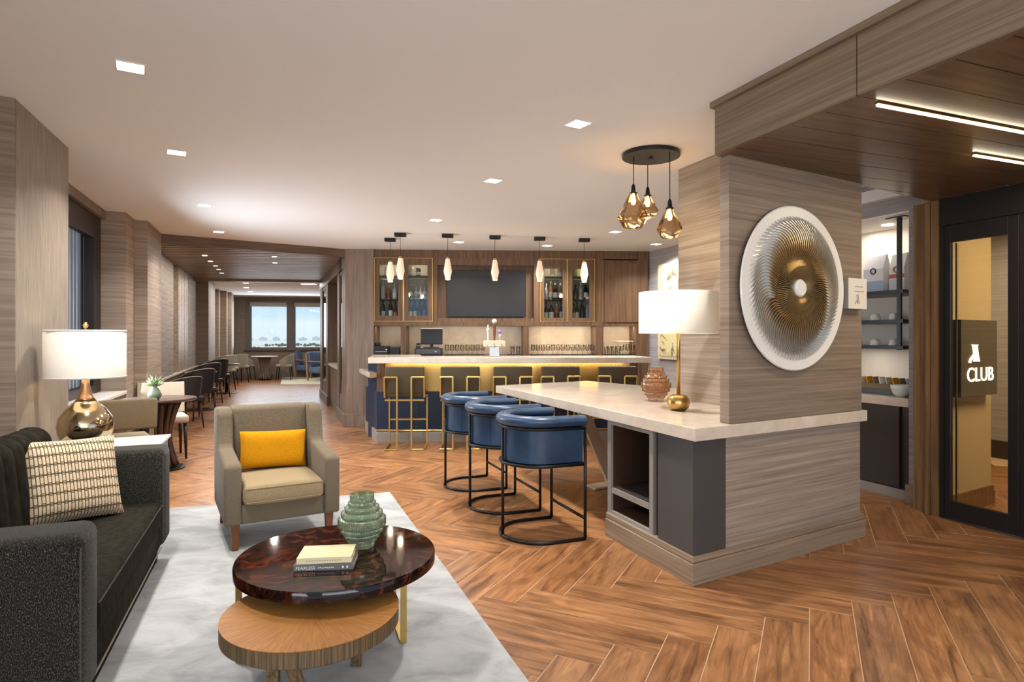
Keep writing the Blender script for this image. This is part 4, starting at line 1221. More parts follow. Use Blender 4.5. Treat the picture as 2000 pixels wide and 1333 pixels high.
for k, px in enumerate((789.5, 898.5, 1002, 1095.5, 1207)):
    t_ = (px - 1000) / FPX
    Y = (7.61 + 0.05 * 1.3) / (1 - 0.05 * t_)
    loc = (t_ * Y, Y, 0); rz = math.radians((3, 2, 3, 4, 1)[k])
    if k == 0:
        gs.location = loc; gs.rotation_euler = (0, 0, rz); gs['label'] = words[0]
    else: dup(gs, loc, rz, words[k])

# ------------------------------------------------------------------ blue barrel stools
def blue_stool():
    t = thing('counter_stool', '', 'stool', (0, 0, 0), 0, 'blue leather barrel stools at the island')
    hw, R0 = .275, .275                      # local x to the right, y to the front (open side)
    D0 = .25
    def arc(hw, d, n=20, front=0.0, close=False):
        pts = [(hw, front)]
        for k in range(n + 1):
            a = -PI * k / n
            pts.append((hw * math.cos(a), -d * 0 - D0 + hw * math.sin(a) * .92))
        pts.append((-hw, front))
        return pts
    U = arc(hw, 0)
    q = MB()
    q.tube([(x, y, .012) for x, y in U], .012, 8)
    q.build('floor_ring', M['black_metal'], t, smooth=True)
    q = MB(); q.tube([(x, y, .525) for x, y in U], .012, 8, closed=True); q.build('seat_ring', M['black_metal'], t, smooth=True)
    q = MB(); q.tube([(x, y, .775) for x, y in U], .011, 8); q.build('arm_rail', M['black_metal'], t, smooth=True)
    for (x, y) in ((hw, 0), (-hw, 0), (0, -D0 - hw * .92)):
        MB().tube([(x, y, .012), (x, y, .775)], .0115, 8).build('leg', M['black_metal'], t, smooth=True)
    MB().tube([(-hw, 0, .15), (hw, 0, .15)], .011, 8).build('footrest', M['black_metal'], t, smooth=True)
    # leather shell
    Ui = arc(hw - .018, 0, 26, -.01); Uo = arc(hw - .05, 0, 26, -.01)
    q = MB(); n = len(Ui); vs = []
    for (a, b_) in zip(Ui, Uo):
        for (p, z) in ((a, .54), (a, .80), (b_, .80), (b_, .54)): vs.append((p[0], p[1], z))
    fs = []
    for i in range(n - 1):
        for k in range(4):
            l = (k + 1) % 4
            fs.append((i * 4 + k, i * 4 + l, (i + 1) * 4 + l, (i + 1) * 4 + k))
    fs += [(0, 1, 2, 3), tuple((n - 1) * 4 + k for k in (3, 2, 1, 0))]
    q.add(vs, fs); q.build('back_shell', M['blue_leather'], t, auto=AUTO, recal=True)
    q = MB()
    for k in (7, 14, 21):
        x, y = Ui[k]; q.tube([(x * 1.004, y * 1.004 - .0005, .545), (x * 1.004, y * 1.004 - .0005, .79)], .0022, 5)
    q.build('seam', M['blue_leather'], t)
    rr = .037
    U2 = arc(hw - .005, 0, 30, .0)
    vs = []; q = MB()
    q.tube([(x, y, .824) for x, y in U2], rr, 14); q.tube([(x * .9, y * .92 - .005, .832) for x, y in U2], .029, 12)
    q.build('arm_roll', M['blue_leather'], t, auto=math.radians(50))
    q = MB(); pts = arc(hw - .055, 0, 20, -.005)
    q.prism(pts, .53, .64); q.build('seat', M['blue_leather'], t, bevel=.02, seg=3, auto=AUTO, recal=True)
    q = MB(); q.prism(arc(hw - .02, 0, 20, -.005), .512, .53); q.build('seat_base', M['black_metal'], t, recal=True)
    return t
bs_ = blue_stool()
bl = ['nearest blue leather barrel stool at the island', 'middle blue leather barrel stool at the island', 'farthest blue leather barrel stool at the island']
fm0 = Vector((0.404, 4.52, 0))
step = Vector(G(0, .64)) ; step.z = 0
for k in range(3):
    loc = tuple(fm0 + step * k + DC * (-0.0 * k))
    rz = math.atan2(DC.y, DC.x) - PI / 2
    if k == 0: bs_.location = loc; bs_.rotation_euler = (0, 0, rz); bs_['label'] = bl[0]
    else: dup(bs_, loc, rz, bl[k])

# ------------------------------------------------------------------ pendants over the bar
pend_m = base_mat('ribbed_pendant_glass', srgb(236, 216, 196), 0.25, emit=(1, 0.74, 0.5, 1), estr=0.28)
_n, _l, _b = nodes_of(pend_m)
def bar_pendant():
    t = thing('pendant_lamp', '', 'pendant', (0, 0, CEIL), 0, 'slim faceted pendants over the bar')
    MB().bb(-.075, .075, -.05, .05, -.045, -.0005).build('canopy', M['black_metal'], t, bevel=.002)
    MB().tube([(0, 0, -.045), (0, 0, -.31)], .003, 6).build('cord', M['black_metal'], t)
    MB().lathe([(.012, -.33), (.024, -.325), (.024, -.31), (.008, -.305)], 10).build('socket', M['brass'], t, auto=AUTO)
    q = MB(); prof = [(.018, -.60), (.034, -.598), (.058, -.50), (.056, -.48), (.030, -.335), (.026, -.33)]
    q.lathe(prof, 8, phase=PI / 8); q.build('shade', pend_m, t)
    q = MB(); q.lathe([(.012, -.608), (.03, -.606), (.033, -.6), (.001, -.599)], 8, phase=PI / 8); q.build('shade_tip', M['bulb'], t)
    pl = point_light('pendant_glow', (0, 0, -.64), 1.4, (1, .8, .55), .03, parent=t)
    return t
bp0 = bar_pendant()
spec = [(782, 8.17, -.0, 'slim pendant hung higher, second from the left over the bar'), (762.3, 8.6, -.02, 'slim pendant hung lowest at the left end of the bar'), (874.5, 8.25, 0, 'slim pendant left of the television'), (966.7, 8.38, 0, 'slim pendant in front of the television'), (1054, 8.5, 0, 'slim pendant at the right edge of the television'), (1141, 8.63, 0, 'slim pendant in front of the right liquor cabinet')]
for k, (px, Y, dz, lab) in enumerate(spec):
    loc = ((px - 1000) / FPX * Y, Y, CEIL)
    if k == 0: bp0.location = loc; bp0.rotation_euler = (0, 0, BA); bp0['label'] = lab
    else:
        c = dup(bp0, loc, BA, lab)
# ------------------------------------------------------------------ triple smoked glass pendant
smoke = pane_mat('smoked_amber_glass', tint=(0.80, 0.62, 0.40, 1), refl=0.10, rough=0.08)
tc = thing('pendant_cluster', 'black round canopy with three faceted smoked glass pendants', 'pendant', ((1271.5 - 1000) / FPX * 4.62, 4.62, CEIL))
cx, cy = tc.location.x, tc.location.y
MB().lathe([(.001, -.03), (.212, -.03), (.212, -.0005), (.001, -.0005)], 40).build('canopy', M['black_metal'], tc, auto=AUTO)
MB().lathe([(.001, -.04), (.014, -.04), (.014, -.03), (.001, -.03)], 12).build('canopy_knob', M['black_metal'], tc, auto=AUTO)
for (px, Y, zt_, zbt, wr) in ((1237, 4.60, ZH(378, 4.60), ZH(445, 4.60), .116), (1265, 4.82, ZH(383, 4.82), ZH(427, 4.82), .086), (1308, 4.48, ZH(408, 4.48), ZH(465, 4.48), .094)):
    x = (px - 1000) / FPX * Y
    lx, ly = x - cx, Y - cy
    a_ = zt_ - CEIL; b_ = zbt - CEIL; hgt = a_ - b_
    MB().tube([(lx, ly, -.03), (lx, ly, a_ + .05)], .0035, 6).build('cord', M['black_metal'], tc)
    st = MB().lathe([(.028, a_ - .005), (.03, a_ + .005), (.018, a_ + .012), (.014, a_ + .055), (.006, a_ + .07)], 14, (lx, ly, 0)).build('socket', M['black_metal'], tc, auto=AUTO)
    q = MB(); q.lathe([(wr * .62, b_), (wr, b_ + hgt * .3), (wr * .32, a_ - hgt * .04), (wr * .26, a_)], 7, (lx, ly, 0), phase=.3)
    q.f = q.f[:-2] + [q.f[-2]]
    q.build('shade', smoke, tc)
    MB().lathe([(.001, a_ - .085), (.014, a_ - .08), (.019, a_ - .055), (.012, a_ - .025), (.008, a_ - .006)], 12, (lx, ly, 0)).build('bulb', M['bulb'], tc, smooth=True)
    point_light('cluster_glow', (lx, ly, b_ - .02), 2.5, (1, .78, .5), .03, parent=tc)

# ------------------------------------------------------------------ downlights
def downlight(size):
    t = thing('downlight', '', 'light', (0, 0, CEIL), math.atan2(.512, .859), 'square recessed downlights')
    h = size / 2
    q = MB()
    for a, b_, c_, d_ in ((-h, h, -h, -h + .008), (-h, h, h - .008, h), (-h, -h + .008, -h + .008, h - .008), (h - .008, h, -h + .008, h - .008)):
        q.bb(a, b_, c_, d_, -.004, -.0003)
    q.build('frame', M['white_trim'], t)
    MB().bb(-h + .008, h - .008, -h + .008, h - .008, -.0025, -.0005).build('diffuser', M['light'], t)
    area_light('downlight_beam', (0, 0, -.012), size * .8, 22, (1, .965, .92), spread=math.radians(130), parent=t)
    return t
DLS = [(255, 131, 'square downlight nearest the left wall'), (345, 298, 'second square downlight of the left row'), (399, 401, 'third square downlight of the left row'), (427, 453, 'last square downlight before the dark beam'),
       (1129, 242, 'largest square downlight right of centre'), (963, 353, 'square downlight between centre and bar'), (851, 430, 'small downlight above the left bar pendants'), (896, 473, 'small downlight in front of the oak crown left of centre'), (1202, 453, 'small downlight left of the triple pendant'), (1069, 480, 'small downlight in front of the right liquor cabinet'), (1282, 477, 'small downlight near the framed art right of the bar')]
d0 = None
for px, py, lab in DLS:
    x, y = W(px, py, CEIL)
    if d0 is None:
        d0 = downlight(.135); d0.location = (x, y, CEIL); d0['label'] = lab
    else: dup(d0, (x, y, CEIL), None, lab)
for k, (px, py) in enumerate(((400, 501), (411, 512), (421, 521), (427, 528), (433, 535), (536, 503), (537, 515))):
    x, y = W(px, py, 2.69)
    t = thing('downlight', 'small round light in the slatted corridor ceiling, number %s from the beam on the %s' % (('one', 'two', 'three', 'four', 'five', 'one', 'two')[k], 'left' if k < 5 else 'right'), 'light', (x, y, 2.679), 0, 'small corridor downlights')
    MB().lathe([(.001, .018), (.04, .018), (.04, .0255), (.001, .0255)], 14).build('diffuser', M['light_dim'], t)
    area_light('corridor_beam', (0, 0, .012), .07, 7, (1, .92, .82), parent=t)
for k, (px, py, sz) in enumerate(((603, 555.5, 1), (480, 553, 0), (481, 562, 0), (489, 570, 0))):
    x, y = W(px, py, CEIL)
    t = thing('downlight', ['wide flat panel light in the far room ceiling', 'first small light in the far room ceiling', 'second small light in the far room ceiling', 'third small light in the far room ceiling'][k], 'light', (x, y, CEIL - .006), 0)
    w_ = .17 if sz else .05
    MB().bb(-w_, w_, -.1 if sz else -.05, .1 if sz else .05, 0, .005).build('diffuser', M['light'], t)
    area_light('far_room_beam', (0, 0, -.01), .3, 20, (1, .94, .86), parent=t)
area_light('far_room_window_light', (-7.3, 20.6, 1.8), 3.6, 45, (.9, .95, 1), (-PI / 2, 0, math.radians(12)), 1.5)
# ------------------------------------------------------------------ helpers for soft things and lettering
def cushion(mb, w, h, t, n=18, pinch=0.06, cz=0.0):
    """knife edge cushion standing in the local xz plane, thickness along y"""
    def f(sgn):
        def g(a, b_):
            x = 2 * a - 1; z = 2 * b_ - 1
            e = max(0.0, (1 - x ** 4) * (1 - z ** 4)) ** 0.5
            k = 1 - pinch * (1 - abs(x) ** 2) * (abs(z) ** 3) ; k2 = 1 - pinch * (1 - abs(z) ** 2) * (abs(x) ** 3)
            return (x * w / 2 * k2, sgn * t / 2 * e, z * h / 2 * k + h / 2 + cz)
        return g
    mb.grid(f(-1), n, n); 
    m2 = MB(); m2.grid(f(1), n, n)
    mb.add(m2.v, [tuple(reversed(q)) for q in m2.f])
    return mb
def uv_from(o, fn):
    me = o.data; uvl = me.uv_layers.new(name='UVMap')
    for lp in me.loops:
        c = me.vertices[lp.vertex_index].co
        uvl.data[lp.index].uv = fn(c)
def textmb(s, w, h, depth, T=None):
    """lettering as mesh, lower left corner at the origin, in the xz plane, raised towards -y"""
    cu = bpy.data.curves.new('t', 'FONT'); cu.body = s; cu.extrude = 0.5; cu.resolution_u = 4
    ob = bpy.data.objects.new('t', cu); COL.objects.link(ob)
    dg = bpy.context.evaluated_depsgraph_get(); dg.update()
    me = bpy.data.meshes.new_from_object(ob.evaluated_get(dg))
    vs = [v.co.copy() for v in me.vertices]; fs = [tuple(p.vertices) for p in me.polygons]
    bpy.data.objects.remove(ob); bpy.data.curves.remove(cu); bpy.data.meshes.remove(me)
    x0 = min(v.x for v in vs); x1 = max(v.x for v in vs); y0 = min(v.y for v in vs); y1 = max(v.y for v in vs)
    mb = MB(T)
    mb.add([((v.x - x0) / (x1 - x0) * w, -(v.z + .5) * depth, (v.y - y0) / (y1 - y0) * h) for v in vs], fs)
    return mb
YZ = lambda p, q, r: (r, p, q)          # profile drawn in (y, z), extruded along x

# ------------------------------------------------------------------ rug
rm = base_mat('silver_rug', srgb(190, 188, 184), 0.95, spec=0.1, sheen=0.4)
nz, rp, mp = streak(rm, srgb(140, 141, 141), srgb(176, 177, 177), (3.5, 5.5, 1), detail=12, lo=0.36, hi=0.62, bump=0.6, dist=0.6, c3=srgb(162, 163, 162))
rug = MB().prism([Gxy(.956, 4.50), Gxy(.925, .55), Gxy(-1.08, .55), Gxy(-1.08, 4.93)], 0.0015, 0.014).build('rug', rm, bevel=.004)
tag(rug, 'pale silver grey rug under sofa, armchair and coffee tables', 'rug')

# ------------------------------------------------------------------ sofa
so = thing('sofa', 'charcoal speckled sofa with channelled back at the left', 'sofa', (-1.455, 2.088, .014), math.atan2(DA.y, DA.x))
SL = 1.97; AW = .235; SD = .78
ZB0 = .125
MB().bb(.06, SL - .06, .06, SD - .03, 0.0, ZB0 - .01).build('plinth', M['sofa_plain'], so)
for x0, x1 in ((0, AW), (SL - AW, SL)):
    a = MB().rbox(((x0 + x1) / 2, SD / 2 - .005, (ZB0 + .718) / 2), (x1 - x0, SD, .718 - ZB0), .045, 4).build('arm', M['sofa'], so, smooth=True)
    q = MB()
    for xx in (x0 + .02, x1 - .02):
        q.tube([(xx, .006, ZB0 + .03), (xx, .004, .66), (xx + (.018 if xx == x0 + .02 else -.018), .008, .696)], .0045, 6)
    q.tube([(x0 + .038, .008, .696), (x1 - .038, .008, .696)], .0045, 6)
    q.build('piping', M['pipe_dark'], a)
MB().rbox((SL / 2, SD / 2, .195), (SL - 2 * AW, SD - .03, .14), .02, 2).build('front_rail', M['sofa_plain'], so, smooth=True)
q = MB(); q.tube([(AW, .012, ZB0 + .004), (SL - AW, .012, ZB0 + .004)], .004, 6); q.build('piping', M['sofa_pipe'], so)
sc_ = MB().rbox((SL / 2, .285, .335), (SL - 2 * AW - .008, .57, .14), .035, 4, puff=.018).build('seat_cushion', M['sofa_plain'], so, smooth=True)
q = MB(); q.tube([(AW + .02, .004, .385), (SL - AW - .02, .004, .385)], .004, 6); q.build('piping', M['sofa'], sc_)
MB().rbox((SL / 2, SD - .07, .45), (SL - 2 * AW, .14, .62), .05, 3).build('back_frame', M['sofa'], so, smooth=True)
nc = 11
def backf(a, b_):
    x = AW + .005 + (SL - 2 * AW - .01) * a
    ch = abs(math.sin(PI * nc * a)) ** .6
    th = b_ * 1.35 * PI
    zc, yc, ry, rz = .64, .60, .10, .22
    if b_ < .45:
        k = b_ / .45; z = .40 + (.80 - .40) * k; y = .50 + .04 * k
        ny, nz_ = -1, 0
    else:
        k = (b_ - .45) / .55; an = k * PI
        y = .635 - .095 * math.cos(an); z = .80 + .09 * math.sin(an); ny, nz_ = -math.cos(an), math.sin(an)
    e = .032 * (ch - 1)
    return (x, y + ny * e, z + nz_ * e)
MB().grid(backf, nc * 10 + 1, 22).build('back_cushion', M['sofa_plain'], so, smooth=True)
for x, y in ((.1, .08), (SL - .1, .08), (.1, SD - .09), (SL - .1, SD - .09)):
    MB().cbox((x, y, .03), (.05, .05, .06)).build('leg', M['dark_leg'], so)

# patterned cushion on the sofa
pm_ = base_mat('lattice_cushion_fabric', srgb(214, 194, 164), 0.85, spec=.2)
n, l, b = nodes_of(pm_)
uvn = n.new('ShaderNodeUVMap'); uvn.uv_map = 'UVMap'
sx = n.new('ShaderNodeSeparateXYZ'); l.new(uvn.outputs[0], sx.inputs[0])
def mth(op, a, b2=None, c=None):
    q = n.new('ShaderNodeMath'); q.operation = op
    for i, v in enumerate((a, b2, c)):
        if v is None: continue
        if isinstance(v, (int, float)): q.inputs[i].default_value = v
        else: l.new(v, q.inputs[i])
    return q.outputs[0]
U_, V_ = sx.outputs['X'], sx.outputs['Y']
NU, NV = 30.0, 9.0
vf = mth('FRACT', mth('MULTIPLY', V_, NV))                      # one band
d = mth('ABSOLUTE', mth('SUBTRACT', vf, .5))                    # .5 at band edge, 0 mid
uf = mth('MULTIPLY', U_, NU)
tri = mth('ABSOLUTE', mth('SUBTRACT', mth('FRACT', uf), .5))     # 0 at cell mid
vert = mth('LESS_THAN', tri, .13)                                # upright bars
band = mth('GREATER_THAN', d, .30)                               # crossing zone
uf2 = mth('ABSOLUTE', mth('SUBTRACT', mth('FRACT', mth('MULTIPLY', uf, .5)), .5))
sl_ = mth('MULTIPLY', mth('SUBTRACT', d, .30), 2.5)
x1 = mth('LESS_THAN', mth('ABSOLUTE', mth('SUBTRACT', uf2, sl_)), .12)
x2 = mth('MULTIPLY', x1, band)
edge = mth('GREATER_THAN', d, .44)
dark = mth('MINIMUM', mth('ADD', mth('ADD', vert, x2), edge), 1.0)
mxx = n.new('ShaderNodeMixRGB'); l.new(dark, mxx.inputs[0]); mxx.inputs[1].default_value = srgb(212, 190, 160); mxx.inputs[2].default_value = srgb(88, 76, 52)
l.new(mxx.outputs[0], b.inputs['Base Color'])
tcu = cushion(MB(), .47, .45, .15, 24).build('throw_cushion', pm_, smooth=True)
uv_from(tcu, lambda c: (c.x / .47 + .5, c.z / .45))
tag(tcu, 'cream cushion with dark lattice pattern on the sofa', 'cushion')
Ms = Matrix.Translation(so.location) @ Matrix.Rotation(so.rotation_euler.z, 4, 'Z')
pc_ = Ms @ Vector((1.37, .35, .42))
tcu.location = pc_
wd_ = (Ms.to_3x3() @ Vector((.60, -.80, 0))).normalized()
tcu.rotation_euler = (Matrix.Rotation(math.atan2(wd_.y, wd_.x), 3, 'Z') @ Matrix.Rotation(-0.36, 3, 'X') @ Matrix.Rotation(0.05, 3, 'Y')).to_euler()

# ------------------------------------------------------------------ armchair
ac = thing('armchair', 'taupe tweed wing armchair with a mustard cushion', 'armchair', (-1.515, 4.13, .014), math.radians(30))
AWd, AD = .368, .78
prof = [(0, .165), (0, .545), (.035, .565), (.47, .60), (.50, .64), (.53, .83), (.57, .872), (.76, .868), (.79, .84), (.745, .165)]
for sgn in (-1, 1):
    q = MB(YZ); x0, x1 = (AWd - .105, AWd) if sgn > 0 else (-AWd, -AWd + .105)
    q.prism(prof, x0, x1)
    q.build('arm_and_wing', M['chair_fabric'], ac, bevel=.022, seg=3, auto=math.radians(60))
q = MB(YZ); q.prism([(.60, .30), (.57, .60), (.615, .855), (.65, .875), (.75, .872), (.78, .84), (.735, .18)], -AWd + .104, AWd - .104)
q.build('backrest', M['chair_fabric'], ac, bevel=.018, seg=3, auto=math.radians(60))
MB().rbox((0, .35, .23), (2 * AWd - .2, .66, .13), .012, 2).build('seat_rail', M['chair_fabric'], ac, smooth=True)
sc2 = MB().rbox((0, .275, .352), (2 * AWd - .222, .58, .115), .03, 4, puff=.022).build('seat_cushion', M['seat_fabric'], ac, smooth=True)
q = MB(); q.tube([(-AWd + .13, -.013, .398), (AWd - .13, -.013, .398)], .004, 6); q.tube([(-AWd + .13, -.013, .308), (AWd - .13, -.013, .308)], .004, 6); q.build('piping', M['seat_fabric'], sc2)
for x, y, dx, dy in ((-.30, .045, 0, 0), (.30, .045, 0, 0), (-.30, .71, -.01, .06), (.30, .71, .01, .06)):
    q = MB(); a, b_ = .027, .018
    vs = [(x + i * a, y + j * a, .166) for i, j in ((-1, -1), (1, -1), (1, 1), (-1, 1))] + [(x + dx + i * b_, y + dy + j * b_, 0) for i, j in ((-1, -1), (1, -1), (1, 1), (-1, 1))]
    q.add(vs, [(0, 1, 2, 3), (7, 6, 5, 4), (0, 4, 5, 1), (1, 5, 6, 2), (2, 6, 7, 3), (3, 7, 4, 0)])
    q.build('leg', M['walnut_leg'], ac, bevel=.002, seg=1)
yc = cushion(MB(), .46, .27, .14, 20, pinch=.04).build('lumbar_cushion', M['yellow'], smooth=True)
tag(yc, 'mustard yellow lumbar cushion on the armchair', 'cushion')
Ma = Matrix.Translation(ac.location) @ Matrix.Rotation(ac.rotation_euler.z, 4, 'Z')
yc.location = Ma @ Vector((0.0, .46, .432))
yc.rotation_euler = (-.2, .03, math.radians(29))

# ------------------------------------------------------------------ side table and lamp behind the sofa arm
stt = thing('side_table', 'glass topped side table behind the sofa arm', 'table', Gxy(-.97, 4.12) + (0,))
MB().gbox(-1.29, -.66, 3.91, 4.38, .672, .69).build('tabletop', base_mat('mirror_top', srgb(210, 212, 210), .08, spec=.8), stt, world=True, bevel=.003)
MB().gbox(-1.27, -.68, 3.925, 4.365, .655, .671).build('rim', M['steel'], stt, world=True)
for u in (-1.27, -.70):
    for v in (3.93, 4.34):
        MB().gbox(u, u + .022, v, v + .022, 0 if u < -1 else .0145, .655).build('leg', M['steel'], stt, world=True)
MB().gbox(-1.24, -.71, 3.95, 4.33, .15, .165).build('shelf', M['steel'], stt, world=True)
mercury = base_mat('mercury_glass', srgb(196, 178, 146), .12, metal=1.0)
def shade_mat(name, col, est):
    m = base_mat(name, col, .9, spec=.1, emit=(1, .86, .70, 1), estr=est)
    return m
shm = shade_mat('linen_shade', srgb(232, 222, 210), .10)
l1 = thing('table_lamp', 'gourd shaped mercury glass lamp with white drum shade', 'lamp', (-2.705, 3.93, .69))
q = MB(); q.lathe([(.001, 0), (.075, 0), (.08, .012), (.122, .05), (.147, .10), (.154, .15), (.145, .20), (.112, .25), (.074, .29), (.057, .305)], 48); q.build('body', mercury, l1, smooth=True)
q = MB(); q.lathe([(.057, .3055), (.045, .325), (.031, .36), (.023, .41), (.020, .46), (.001, .46)], 32); q.build('neck', base_mat('copper_neck', srgb(190, 152, 116), .28, metal=1.0), l1, smooth=True)
q = MB(); q.tube([(0, 0, .46), (0, 0, .765)], .005, 8); q.lathe([(.001, .765), (.012, .77), (.016, .785), (.008, .8), (.001, .805)], 10); q.build('finial', M['brass'], l1)
q = MB(); q.lathe([(.221, .452), (.221, .754), (.217, .754), (.217, .452)], 64); q.f = q.f[:-2]; 
o = q.build('shade', shm, l1, smooth=True)
q = MB()
for k in range(3):
    a = k * 2 * PI / 3; q.tube([(0, 0, .74), (.219 * math.cos(a), .219 * math.sin(a), .745)], .002, 5)
q.build('spider', M['steel'], l1)
for z in (.458, .748):
    q = MB(); q.tube([(.2215 * math.cos(a * PI / 24), .2215 * math.sin(a * PI / 24), z) for a in range(48)], .0028, 5, closed=True)
    q.build('shade_trim', M['white_trim'], l1)
MB().lathe([(.001, .52), (.02, .53), (.03, .57), (.02, .61), (.001, .63)], 12).build('bulb', M['bulb'], l1, smooth=True)
point_light('lamp_glow', (0, 0, .6), .9, (1, .84, .64), .05, parent=l1)

l2 = thing('table_lamp', 'brass ball lamp with wide white drum shade on the island', 'lamp', W(1325, 802, .89) + (.8905,))
q = MB(); q.lathe([(.001, 0), (.045, 0), (.068, .018), (.078, .05), (.075, .08), (.055, .104), (.02, .112), (.001, .112)], 40); q.build('base', M['brass'], l2, smooth=True)
MB().tube([(0, 0, .11), (0, 0, .80)], .0135, 16).build('pole', M['brass'], l2, smooth=True)
q = MB(); q.lathe([(.270, .533), (.270, .818), (.266, .818), (.266, .533)], 64); q.f = q.f[:-2]
q.build('shade', shade_mat('cream_shade', srgb(234, 224, 206), .12), l2, smooth=True)
q = MB()
for k in range(3):
    a = k * 2 * PI / 3; q.tube([(0, 0, .80), (.268 * math.cos(a), .268 * math.sin(a), .805)], .002, 5)
q.build('spider', M['brass'], l2)
MB().lathe([(.001, .62), (.02, .63), (.03, .67), (.02, .71), (.001, .73)], 12, (.05, 0, 0)).build('bulb', M['bulb'], l2, smooth=True)
point_light('lamp_glow', (.05, 0, .67), .8, (1, .84, .62), .05, parent=l2)

# ------------------------------------------------------------------ stepped glass vases
def ring_profile(S):
    P = [(0.001, 0)]
    rings = [(.056, .0, .022), (.066, .026, .042), (.082, .045, .068), (.098, .071, .096), (.109, .099, .138), (.094, .142, .165), (.078, .169, .190), (.062, .194, .212), (.054, .214, .248)]
    for r, a, b_ in rings: P += [(r * .97, a), (r, a + .003), (r, b_ - .003), (r * .97, b_)]
    P += [(.050, .247), (.048, .20)]
    P += [(.06, .19), (.09, .14), (.09, .10), (.06, .04), (.001, .03)]
    return [(r * S, z * S) for r, z in P]
def ring_glass(name, col, tr):
    m = bpy.data.materials.new(name); m.use_nodes = True
    n = m.node_tree.nodes; l = m.node_tree.links; n.clear()
    o = n.new('ShaderNodeOutputMaterial'); t = n.new('ShaderNodeBsdfTransparent'); g = n.new('ShaderNodeBsdfGlossy')
    d = n.new('ShaderNodeBsdfDiffuse'); tl = n.new('ShaderNodeBsdfTranslucent')
    g.inputs['Roughness'].default_value = .08
    t.inputs['Color'].default_value = tuple((c + 1.6) / 2.6 for c in col); d.inputs['Color'].default_value = col; tl.inputs['Color'].default_value = col
    a = n.new('ShaderNodeMixShader'); a.inputs[0].default_value = .5; l.new(d.outputs[0], a.inputs[1]); l.new(tl.outputs[0], a.inputs[2])
    c = n.new('ShaderNodeMixShader'); c.inputs[0].default_value = 1 - tr; l.new(t.outputs[0], c.inputs[1]); l.new(a.outputs[0], c.inputs[2])
    fr = n.new('ShaderNodeFresnel'); fr.inputs['IOR'].default_value = 1.5
    mm = n.new('ShaderNodeMath'); mm.operation = 'MULTIPLY_ADD'; mm.inputs[1].default_value = 1.0; mm.inputs[2].default_value = .04; l.new(fr.outputs[0], mm.inputs[0])
    f = n.new('ShaderNodeMixShader'); l.new(mm.outputs[0], f.inputs[0]); l.new(c.outputs[0], f.inputs[1]); l.new(g.outputs[0], f.inputs[2])
    l.new(f.outputs[0], o.inputs[0])
    return m
gv = thing('vase', 'green ribbed glass vase of stacked rings on the dark coffee table', 'vase', (-.702, 2.90, .4205))
q = MB(); q.lathe(ring_profile(1.0), 216, rib=(72, .0017)); q.f = q.f[:-1]
q.build('glass_body', ring_glass('sage_glass', srgb(204, 226, 184), .78), gv, auto=math.radians(40))
av = thing('vase', 'amber glass vase of stacked rings on the island', 'vase', W(1281, 784, .89) + (.8905,))
q = MB(); q.lathe(ring_profile(1.08), 144, rib=(48, .0016)); q.f = q.f[:-1]
q.build('glass_body', ring_glass('amber_glass', srgb(238, 178, 108), .8), av, auto=math.radians(40))
q = MB(); q.lathe([(.001, -.0), (.050, 0), (.052, .012), (.001, .0125)], 32, (0, 0, .0)); 
# ------------------------------------------------------------------ coffee tables
burl = base_mat('dark_burl_lacquer', srgb(46, 22, 14), .05, spec=.4, coat=.0)
streak(burl, srgb(14, 6, 5), srgb(98, 42, 20), (7, 7, 7), detail=7, lo=0.38, hi=0.66, bump=0, dist=2.6, c3=srgb(34, 14, 9))
ct = thing('coffee_table', 'large round dark burl coffee table with glossy top', 'table', (-.79, 2.81, .014), 0)
MB().lathe([(.001, .357), (.43, .357), (.437, .361), (.437, .400), (.433, .406), (.001, .406)], 96).build('tabletop', burl, ct, auto=AUTO)
for P in (((.30, -.01), (.20, .27)), ((-.37, -.18), (-.30, .16)), ((.06, .16), (-.1, .32))):
    (xa, ya), (xb, yb) = P
    q = MB(); q.beam((xa, ya, 0.0), (xa, ya, .357), .028, .007, up=(xb - xa, yb - ya, 0)); q.beam((xb, yb, 0.0), (xb, yb, .357), .028, .007, up=(xb - xa, yb - ya, 0)); q.beam((xa, ya, .004), (xb, yb, .004), .028, .007)
    q.build('leg', M['gold_frame'], ct)
sun = base_mat('sunburst_veneer', srgb(190, 130, 60), .4, spec=.4)
n, l, b = nodes_of(sun)
tcn = n.new('ShaderNodeTexCoord'); sp_ = n.new('ShaderNodeSeparateXYZ'); l.new(tcn.outputs['Object'], sp_.inputs[0])
at_ = n.new('ShaderNodeMath'); at_.operation = 'ARCTAN2'; l.new(sp_.outputs['Y'], at_.inputs[0]); l.new(sp_.outputs['X'], at_.inputs[1])
wd0 = n.new('ShaderNodeMath'); wd0.operation = 'MULTIPLY'; l.new(at_.outputs[0], wd0.inputs[0]); wd0.inputs[1].default_value = 16 / (2 * PI)
fl_ = n.new('ShaderNodeMath'); fl_.operation = 'FLOOR'; l.new(wd0.outputs[0], fl_.inputs[0])
wn_ = n.new('ShaderNodeTexWhiteNoise'); wn_.noise_dimensions = '1D'; l.new(fl_.outputs[0], wn_.inputs['W'])
cx_ = n.new('ShaderNodeCombineXYZ')
m1_ = n.new('ShaderNodeMath'); m1_.operation = 'MULTIPLY'; l.new(at_.outputs[0], m1_.inputs[0]); m1_.inputs[1].default_value = 26
l.new(m1_.outputs[0], cx_.inputs[0])
ln_ = n.new('ShaderNodeVectorMath'); ln_.operation = 'LENGTH'; l.new(tcn.outputs['Object'], ln_.inputs[0])
m2_ = n.new('ShaderNodeMath'); m2_.operation = 'MULTIPLY'; l.new(ln_.outputs['Value'], m2_.inputs[0]); m2_.inputs[1].default_value = 14; l.new(m2_.outputs[0], cx_.inputs[1])
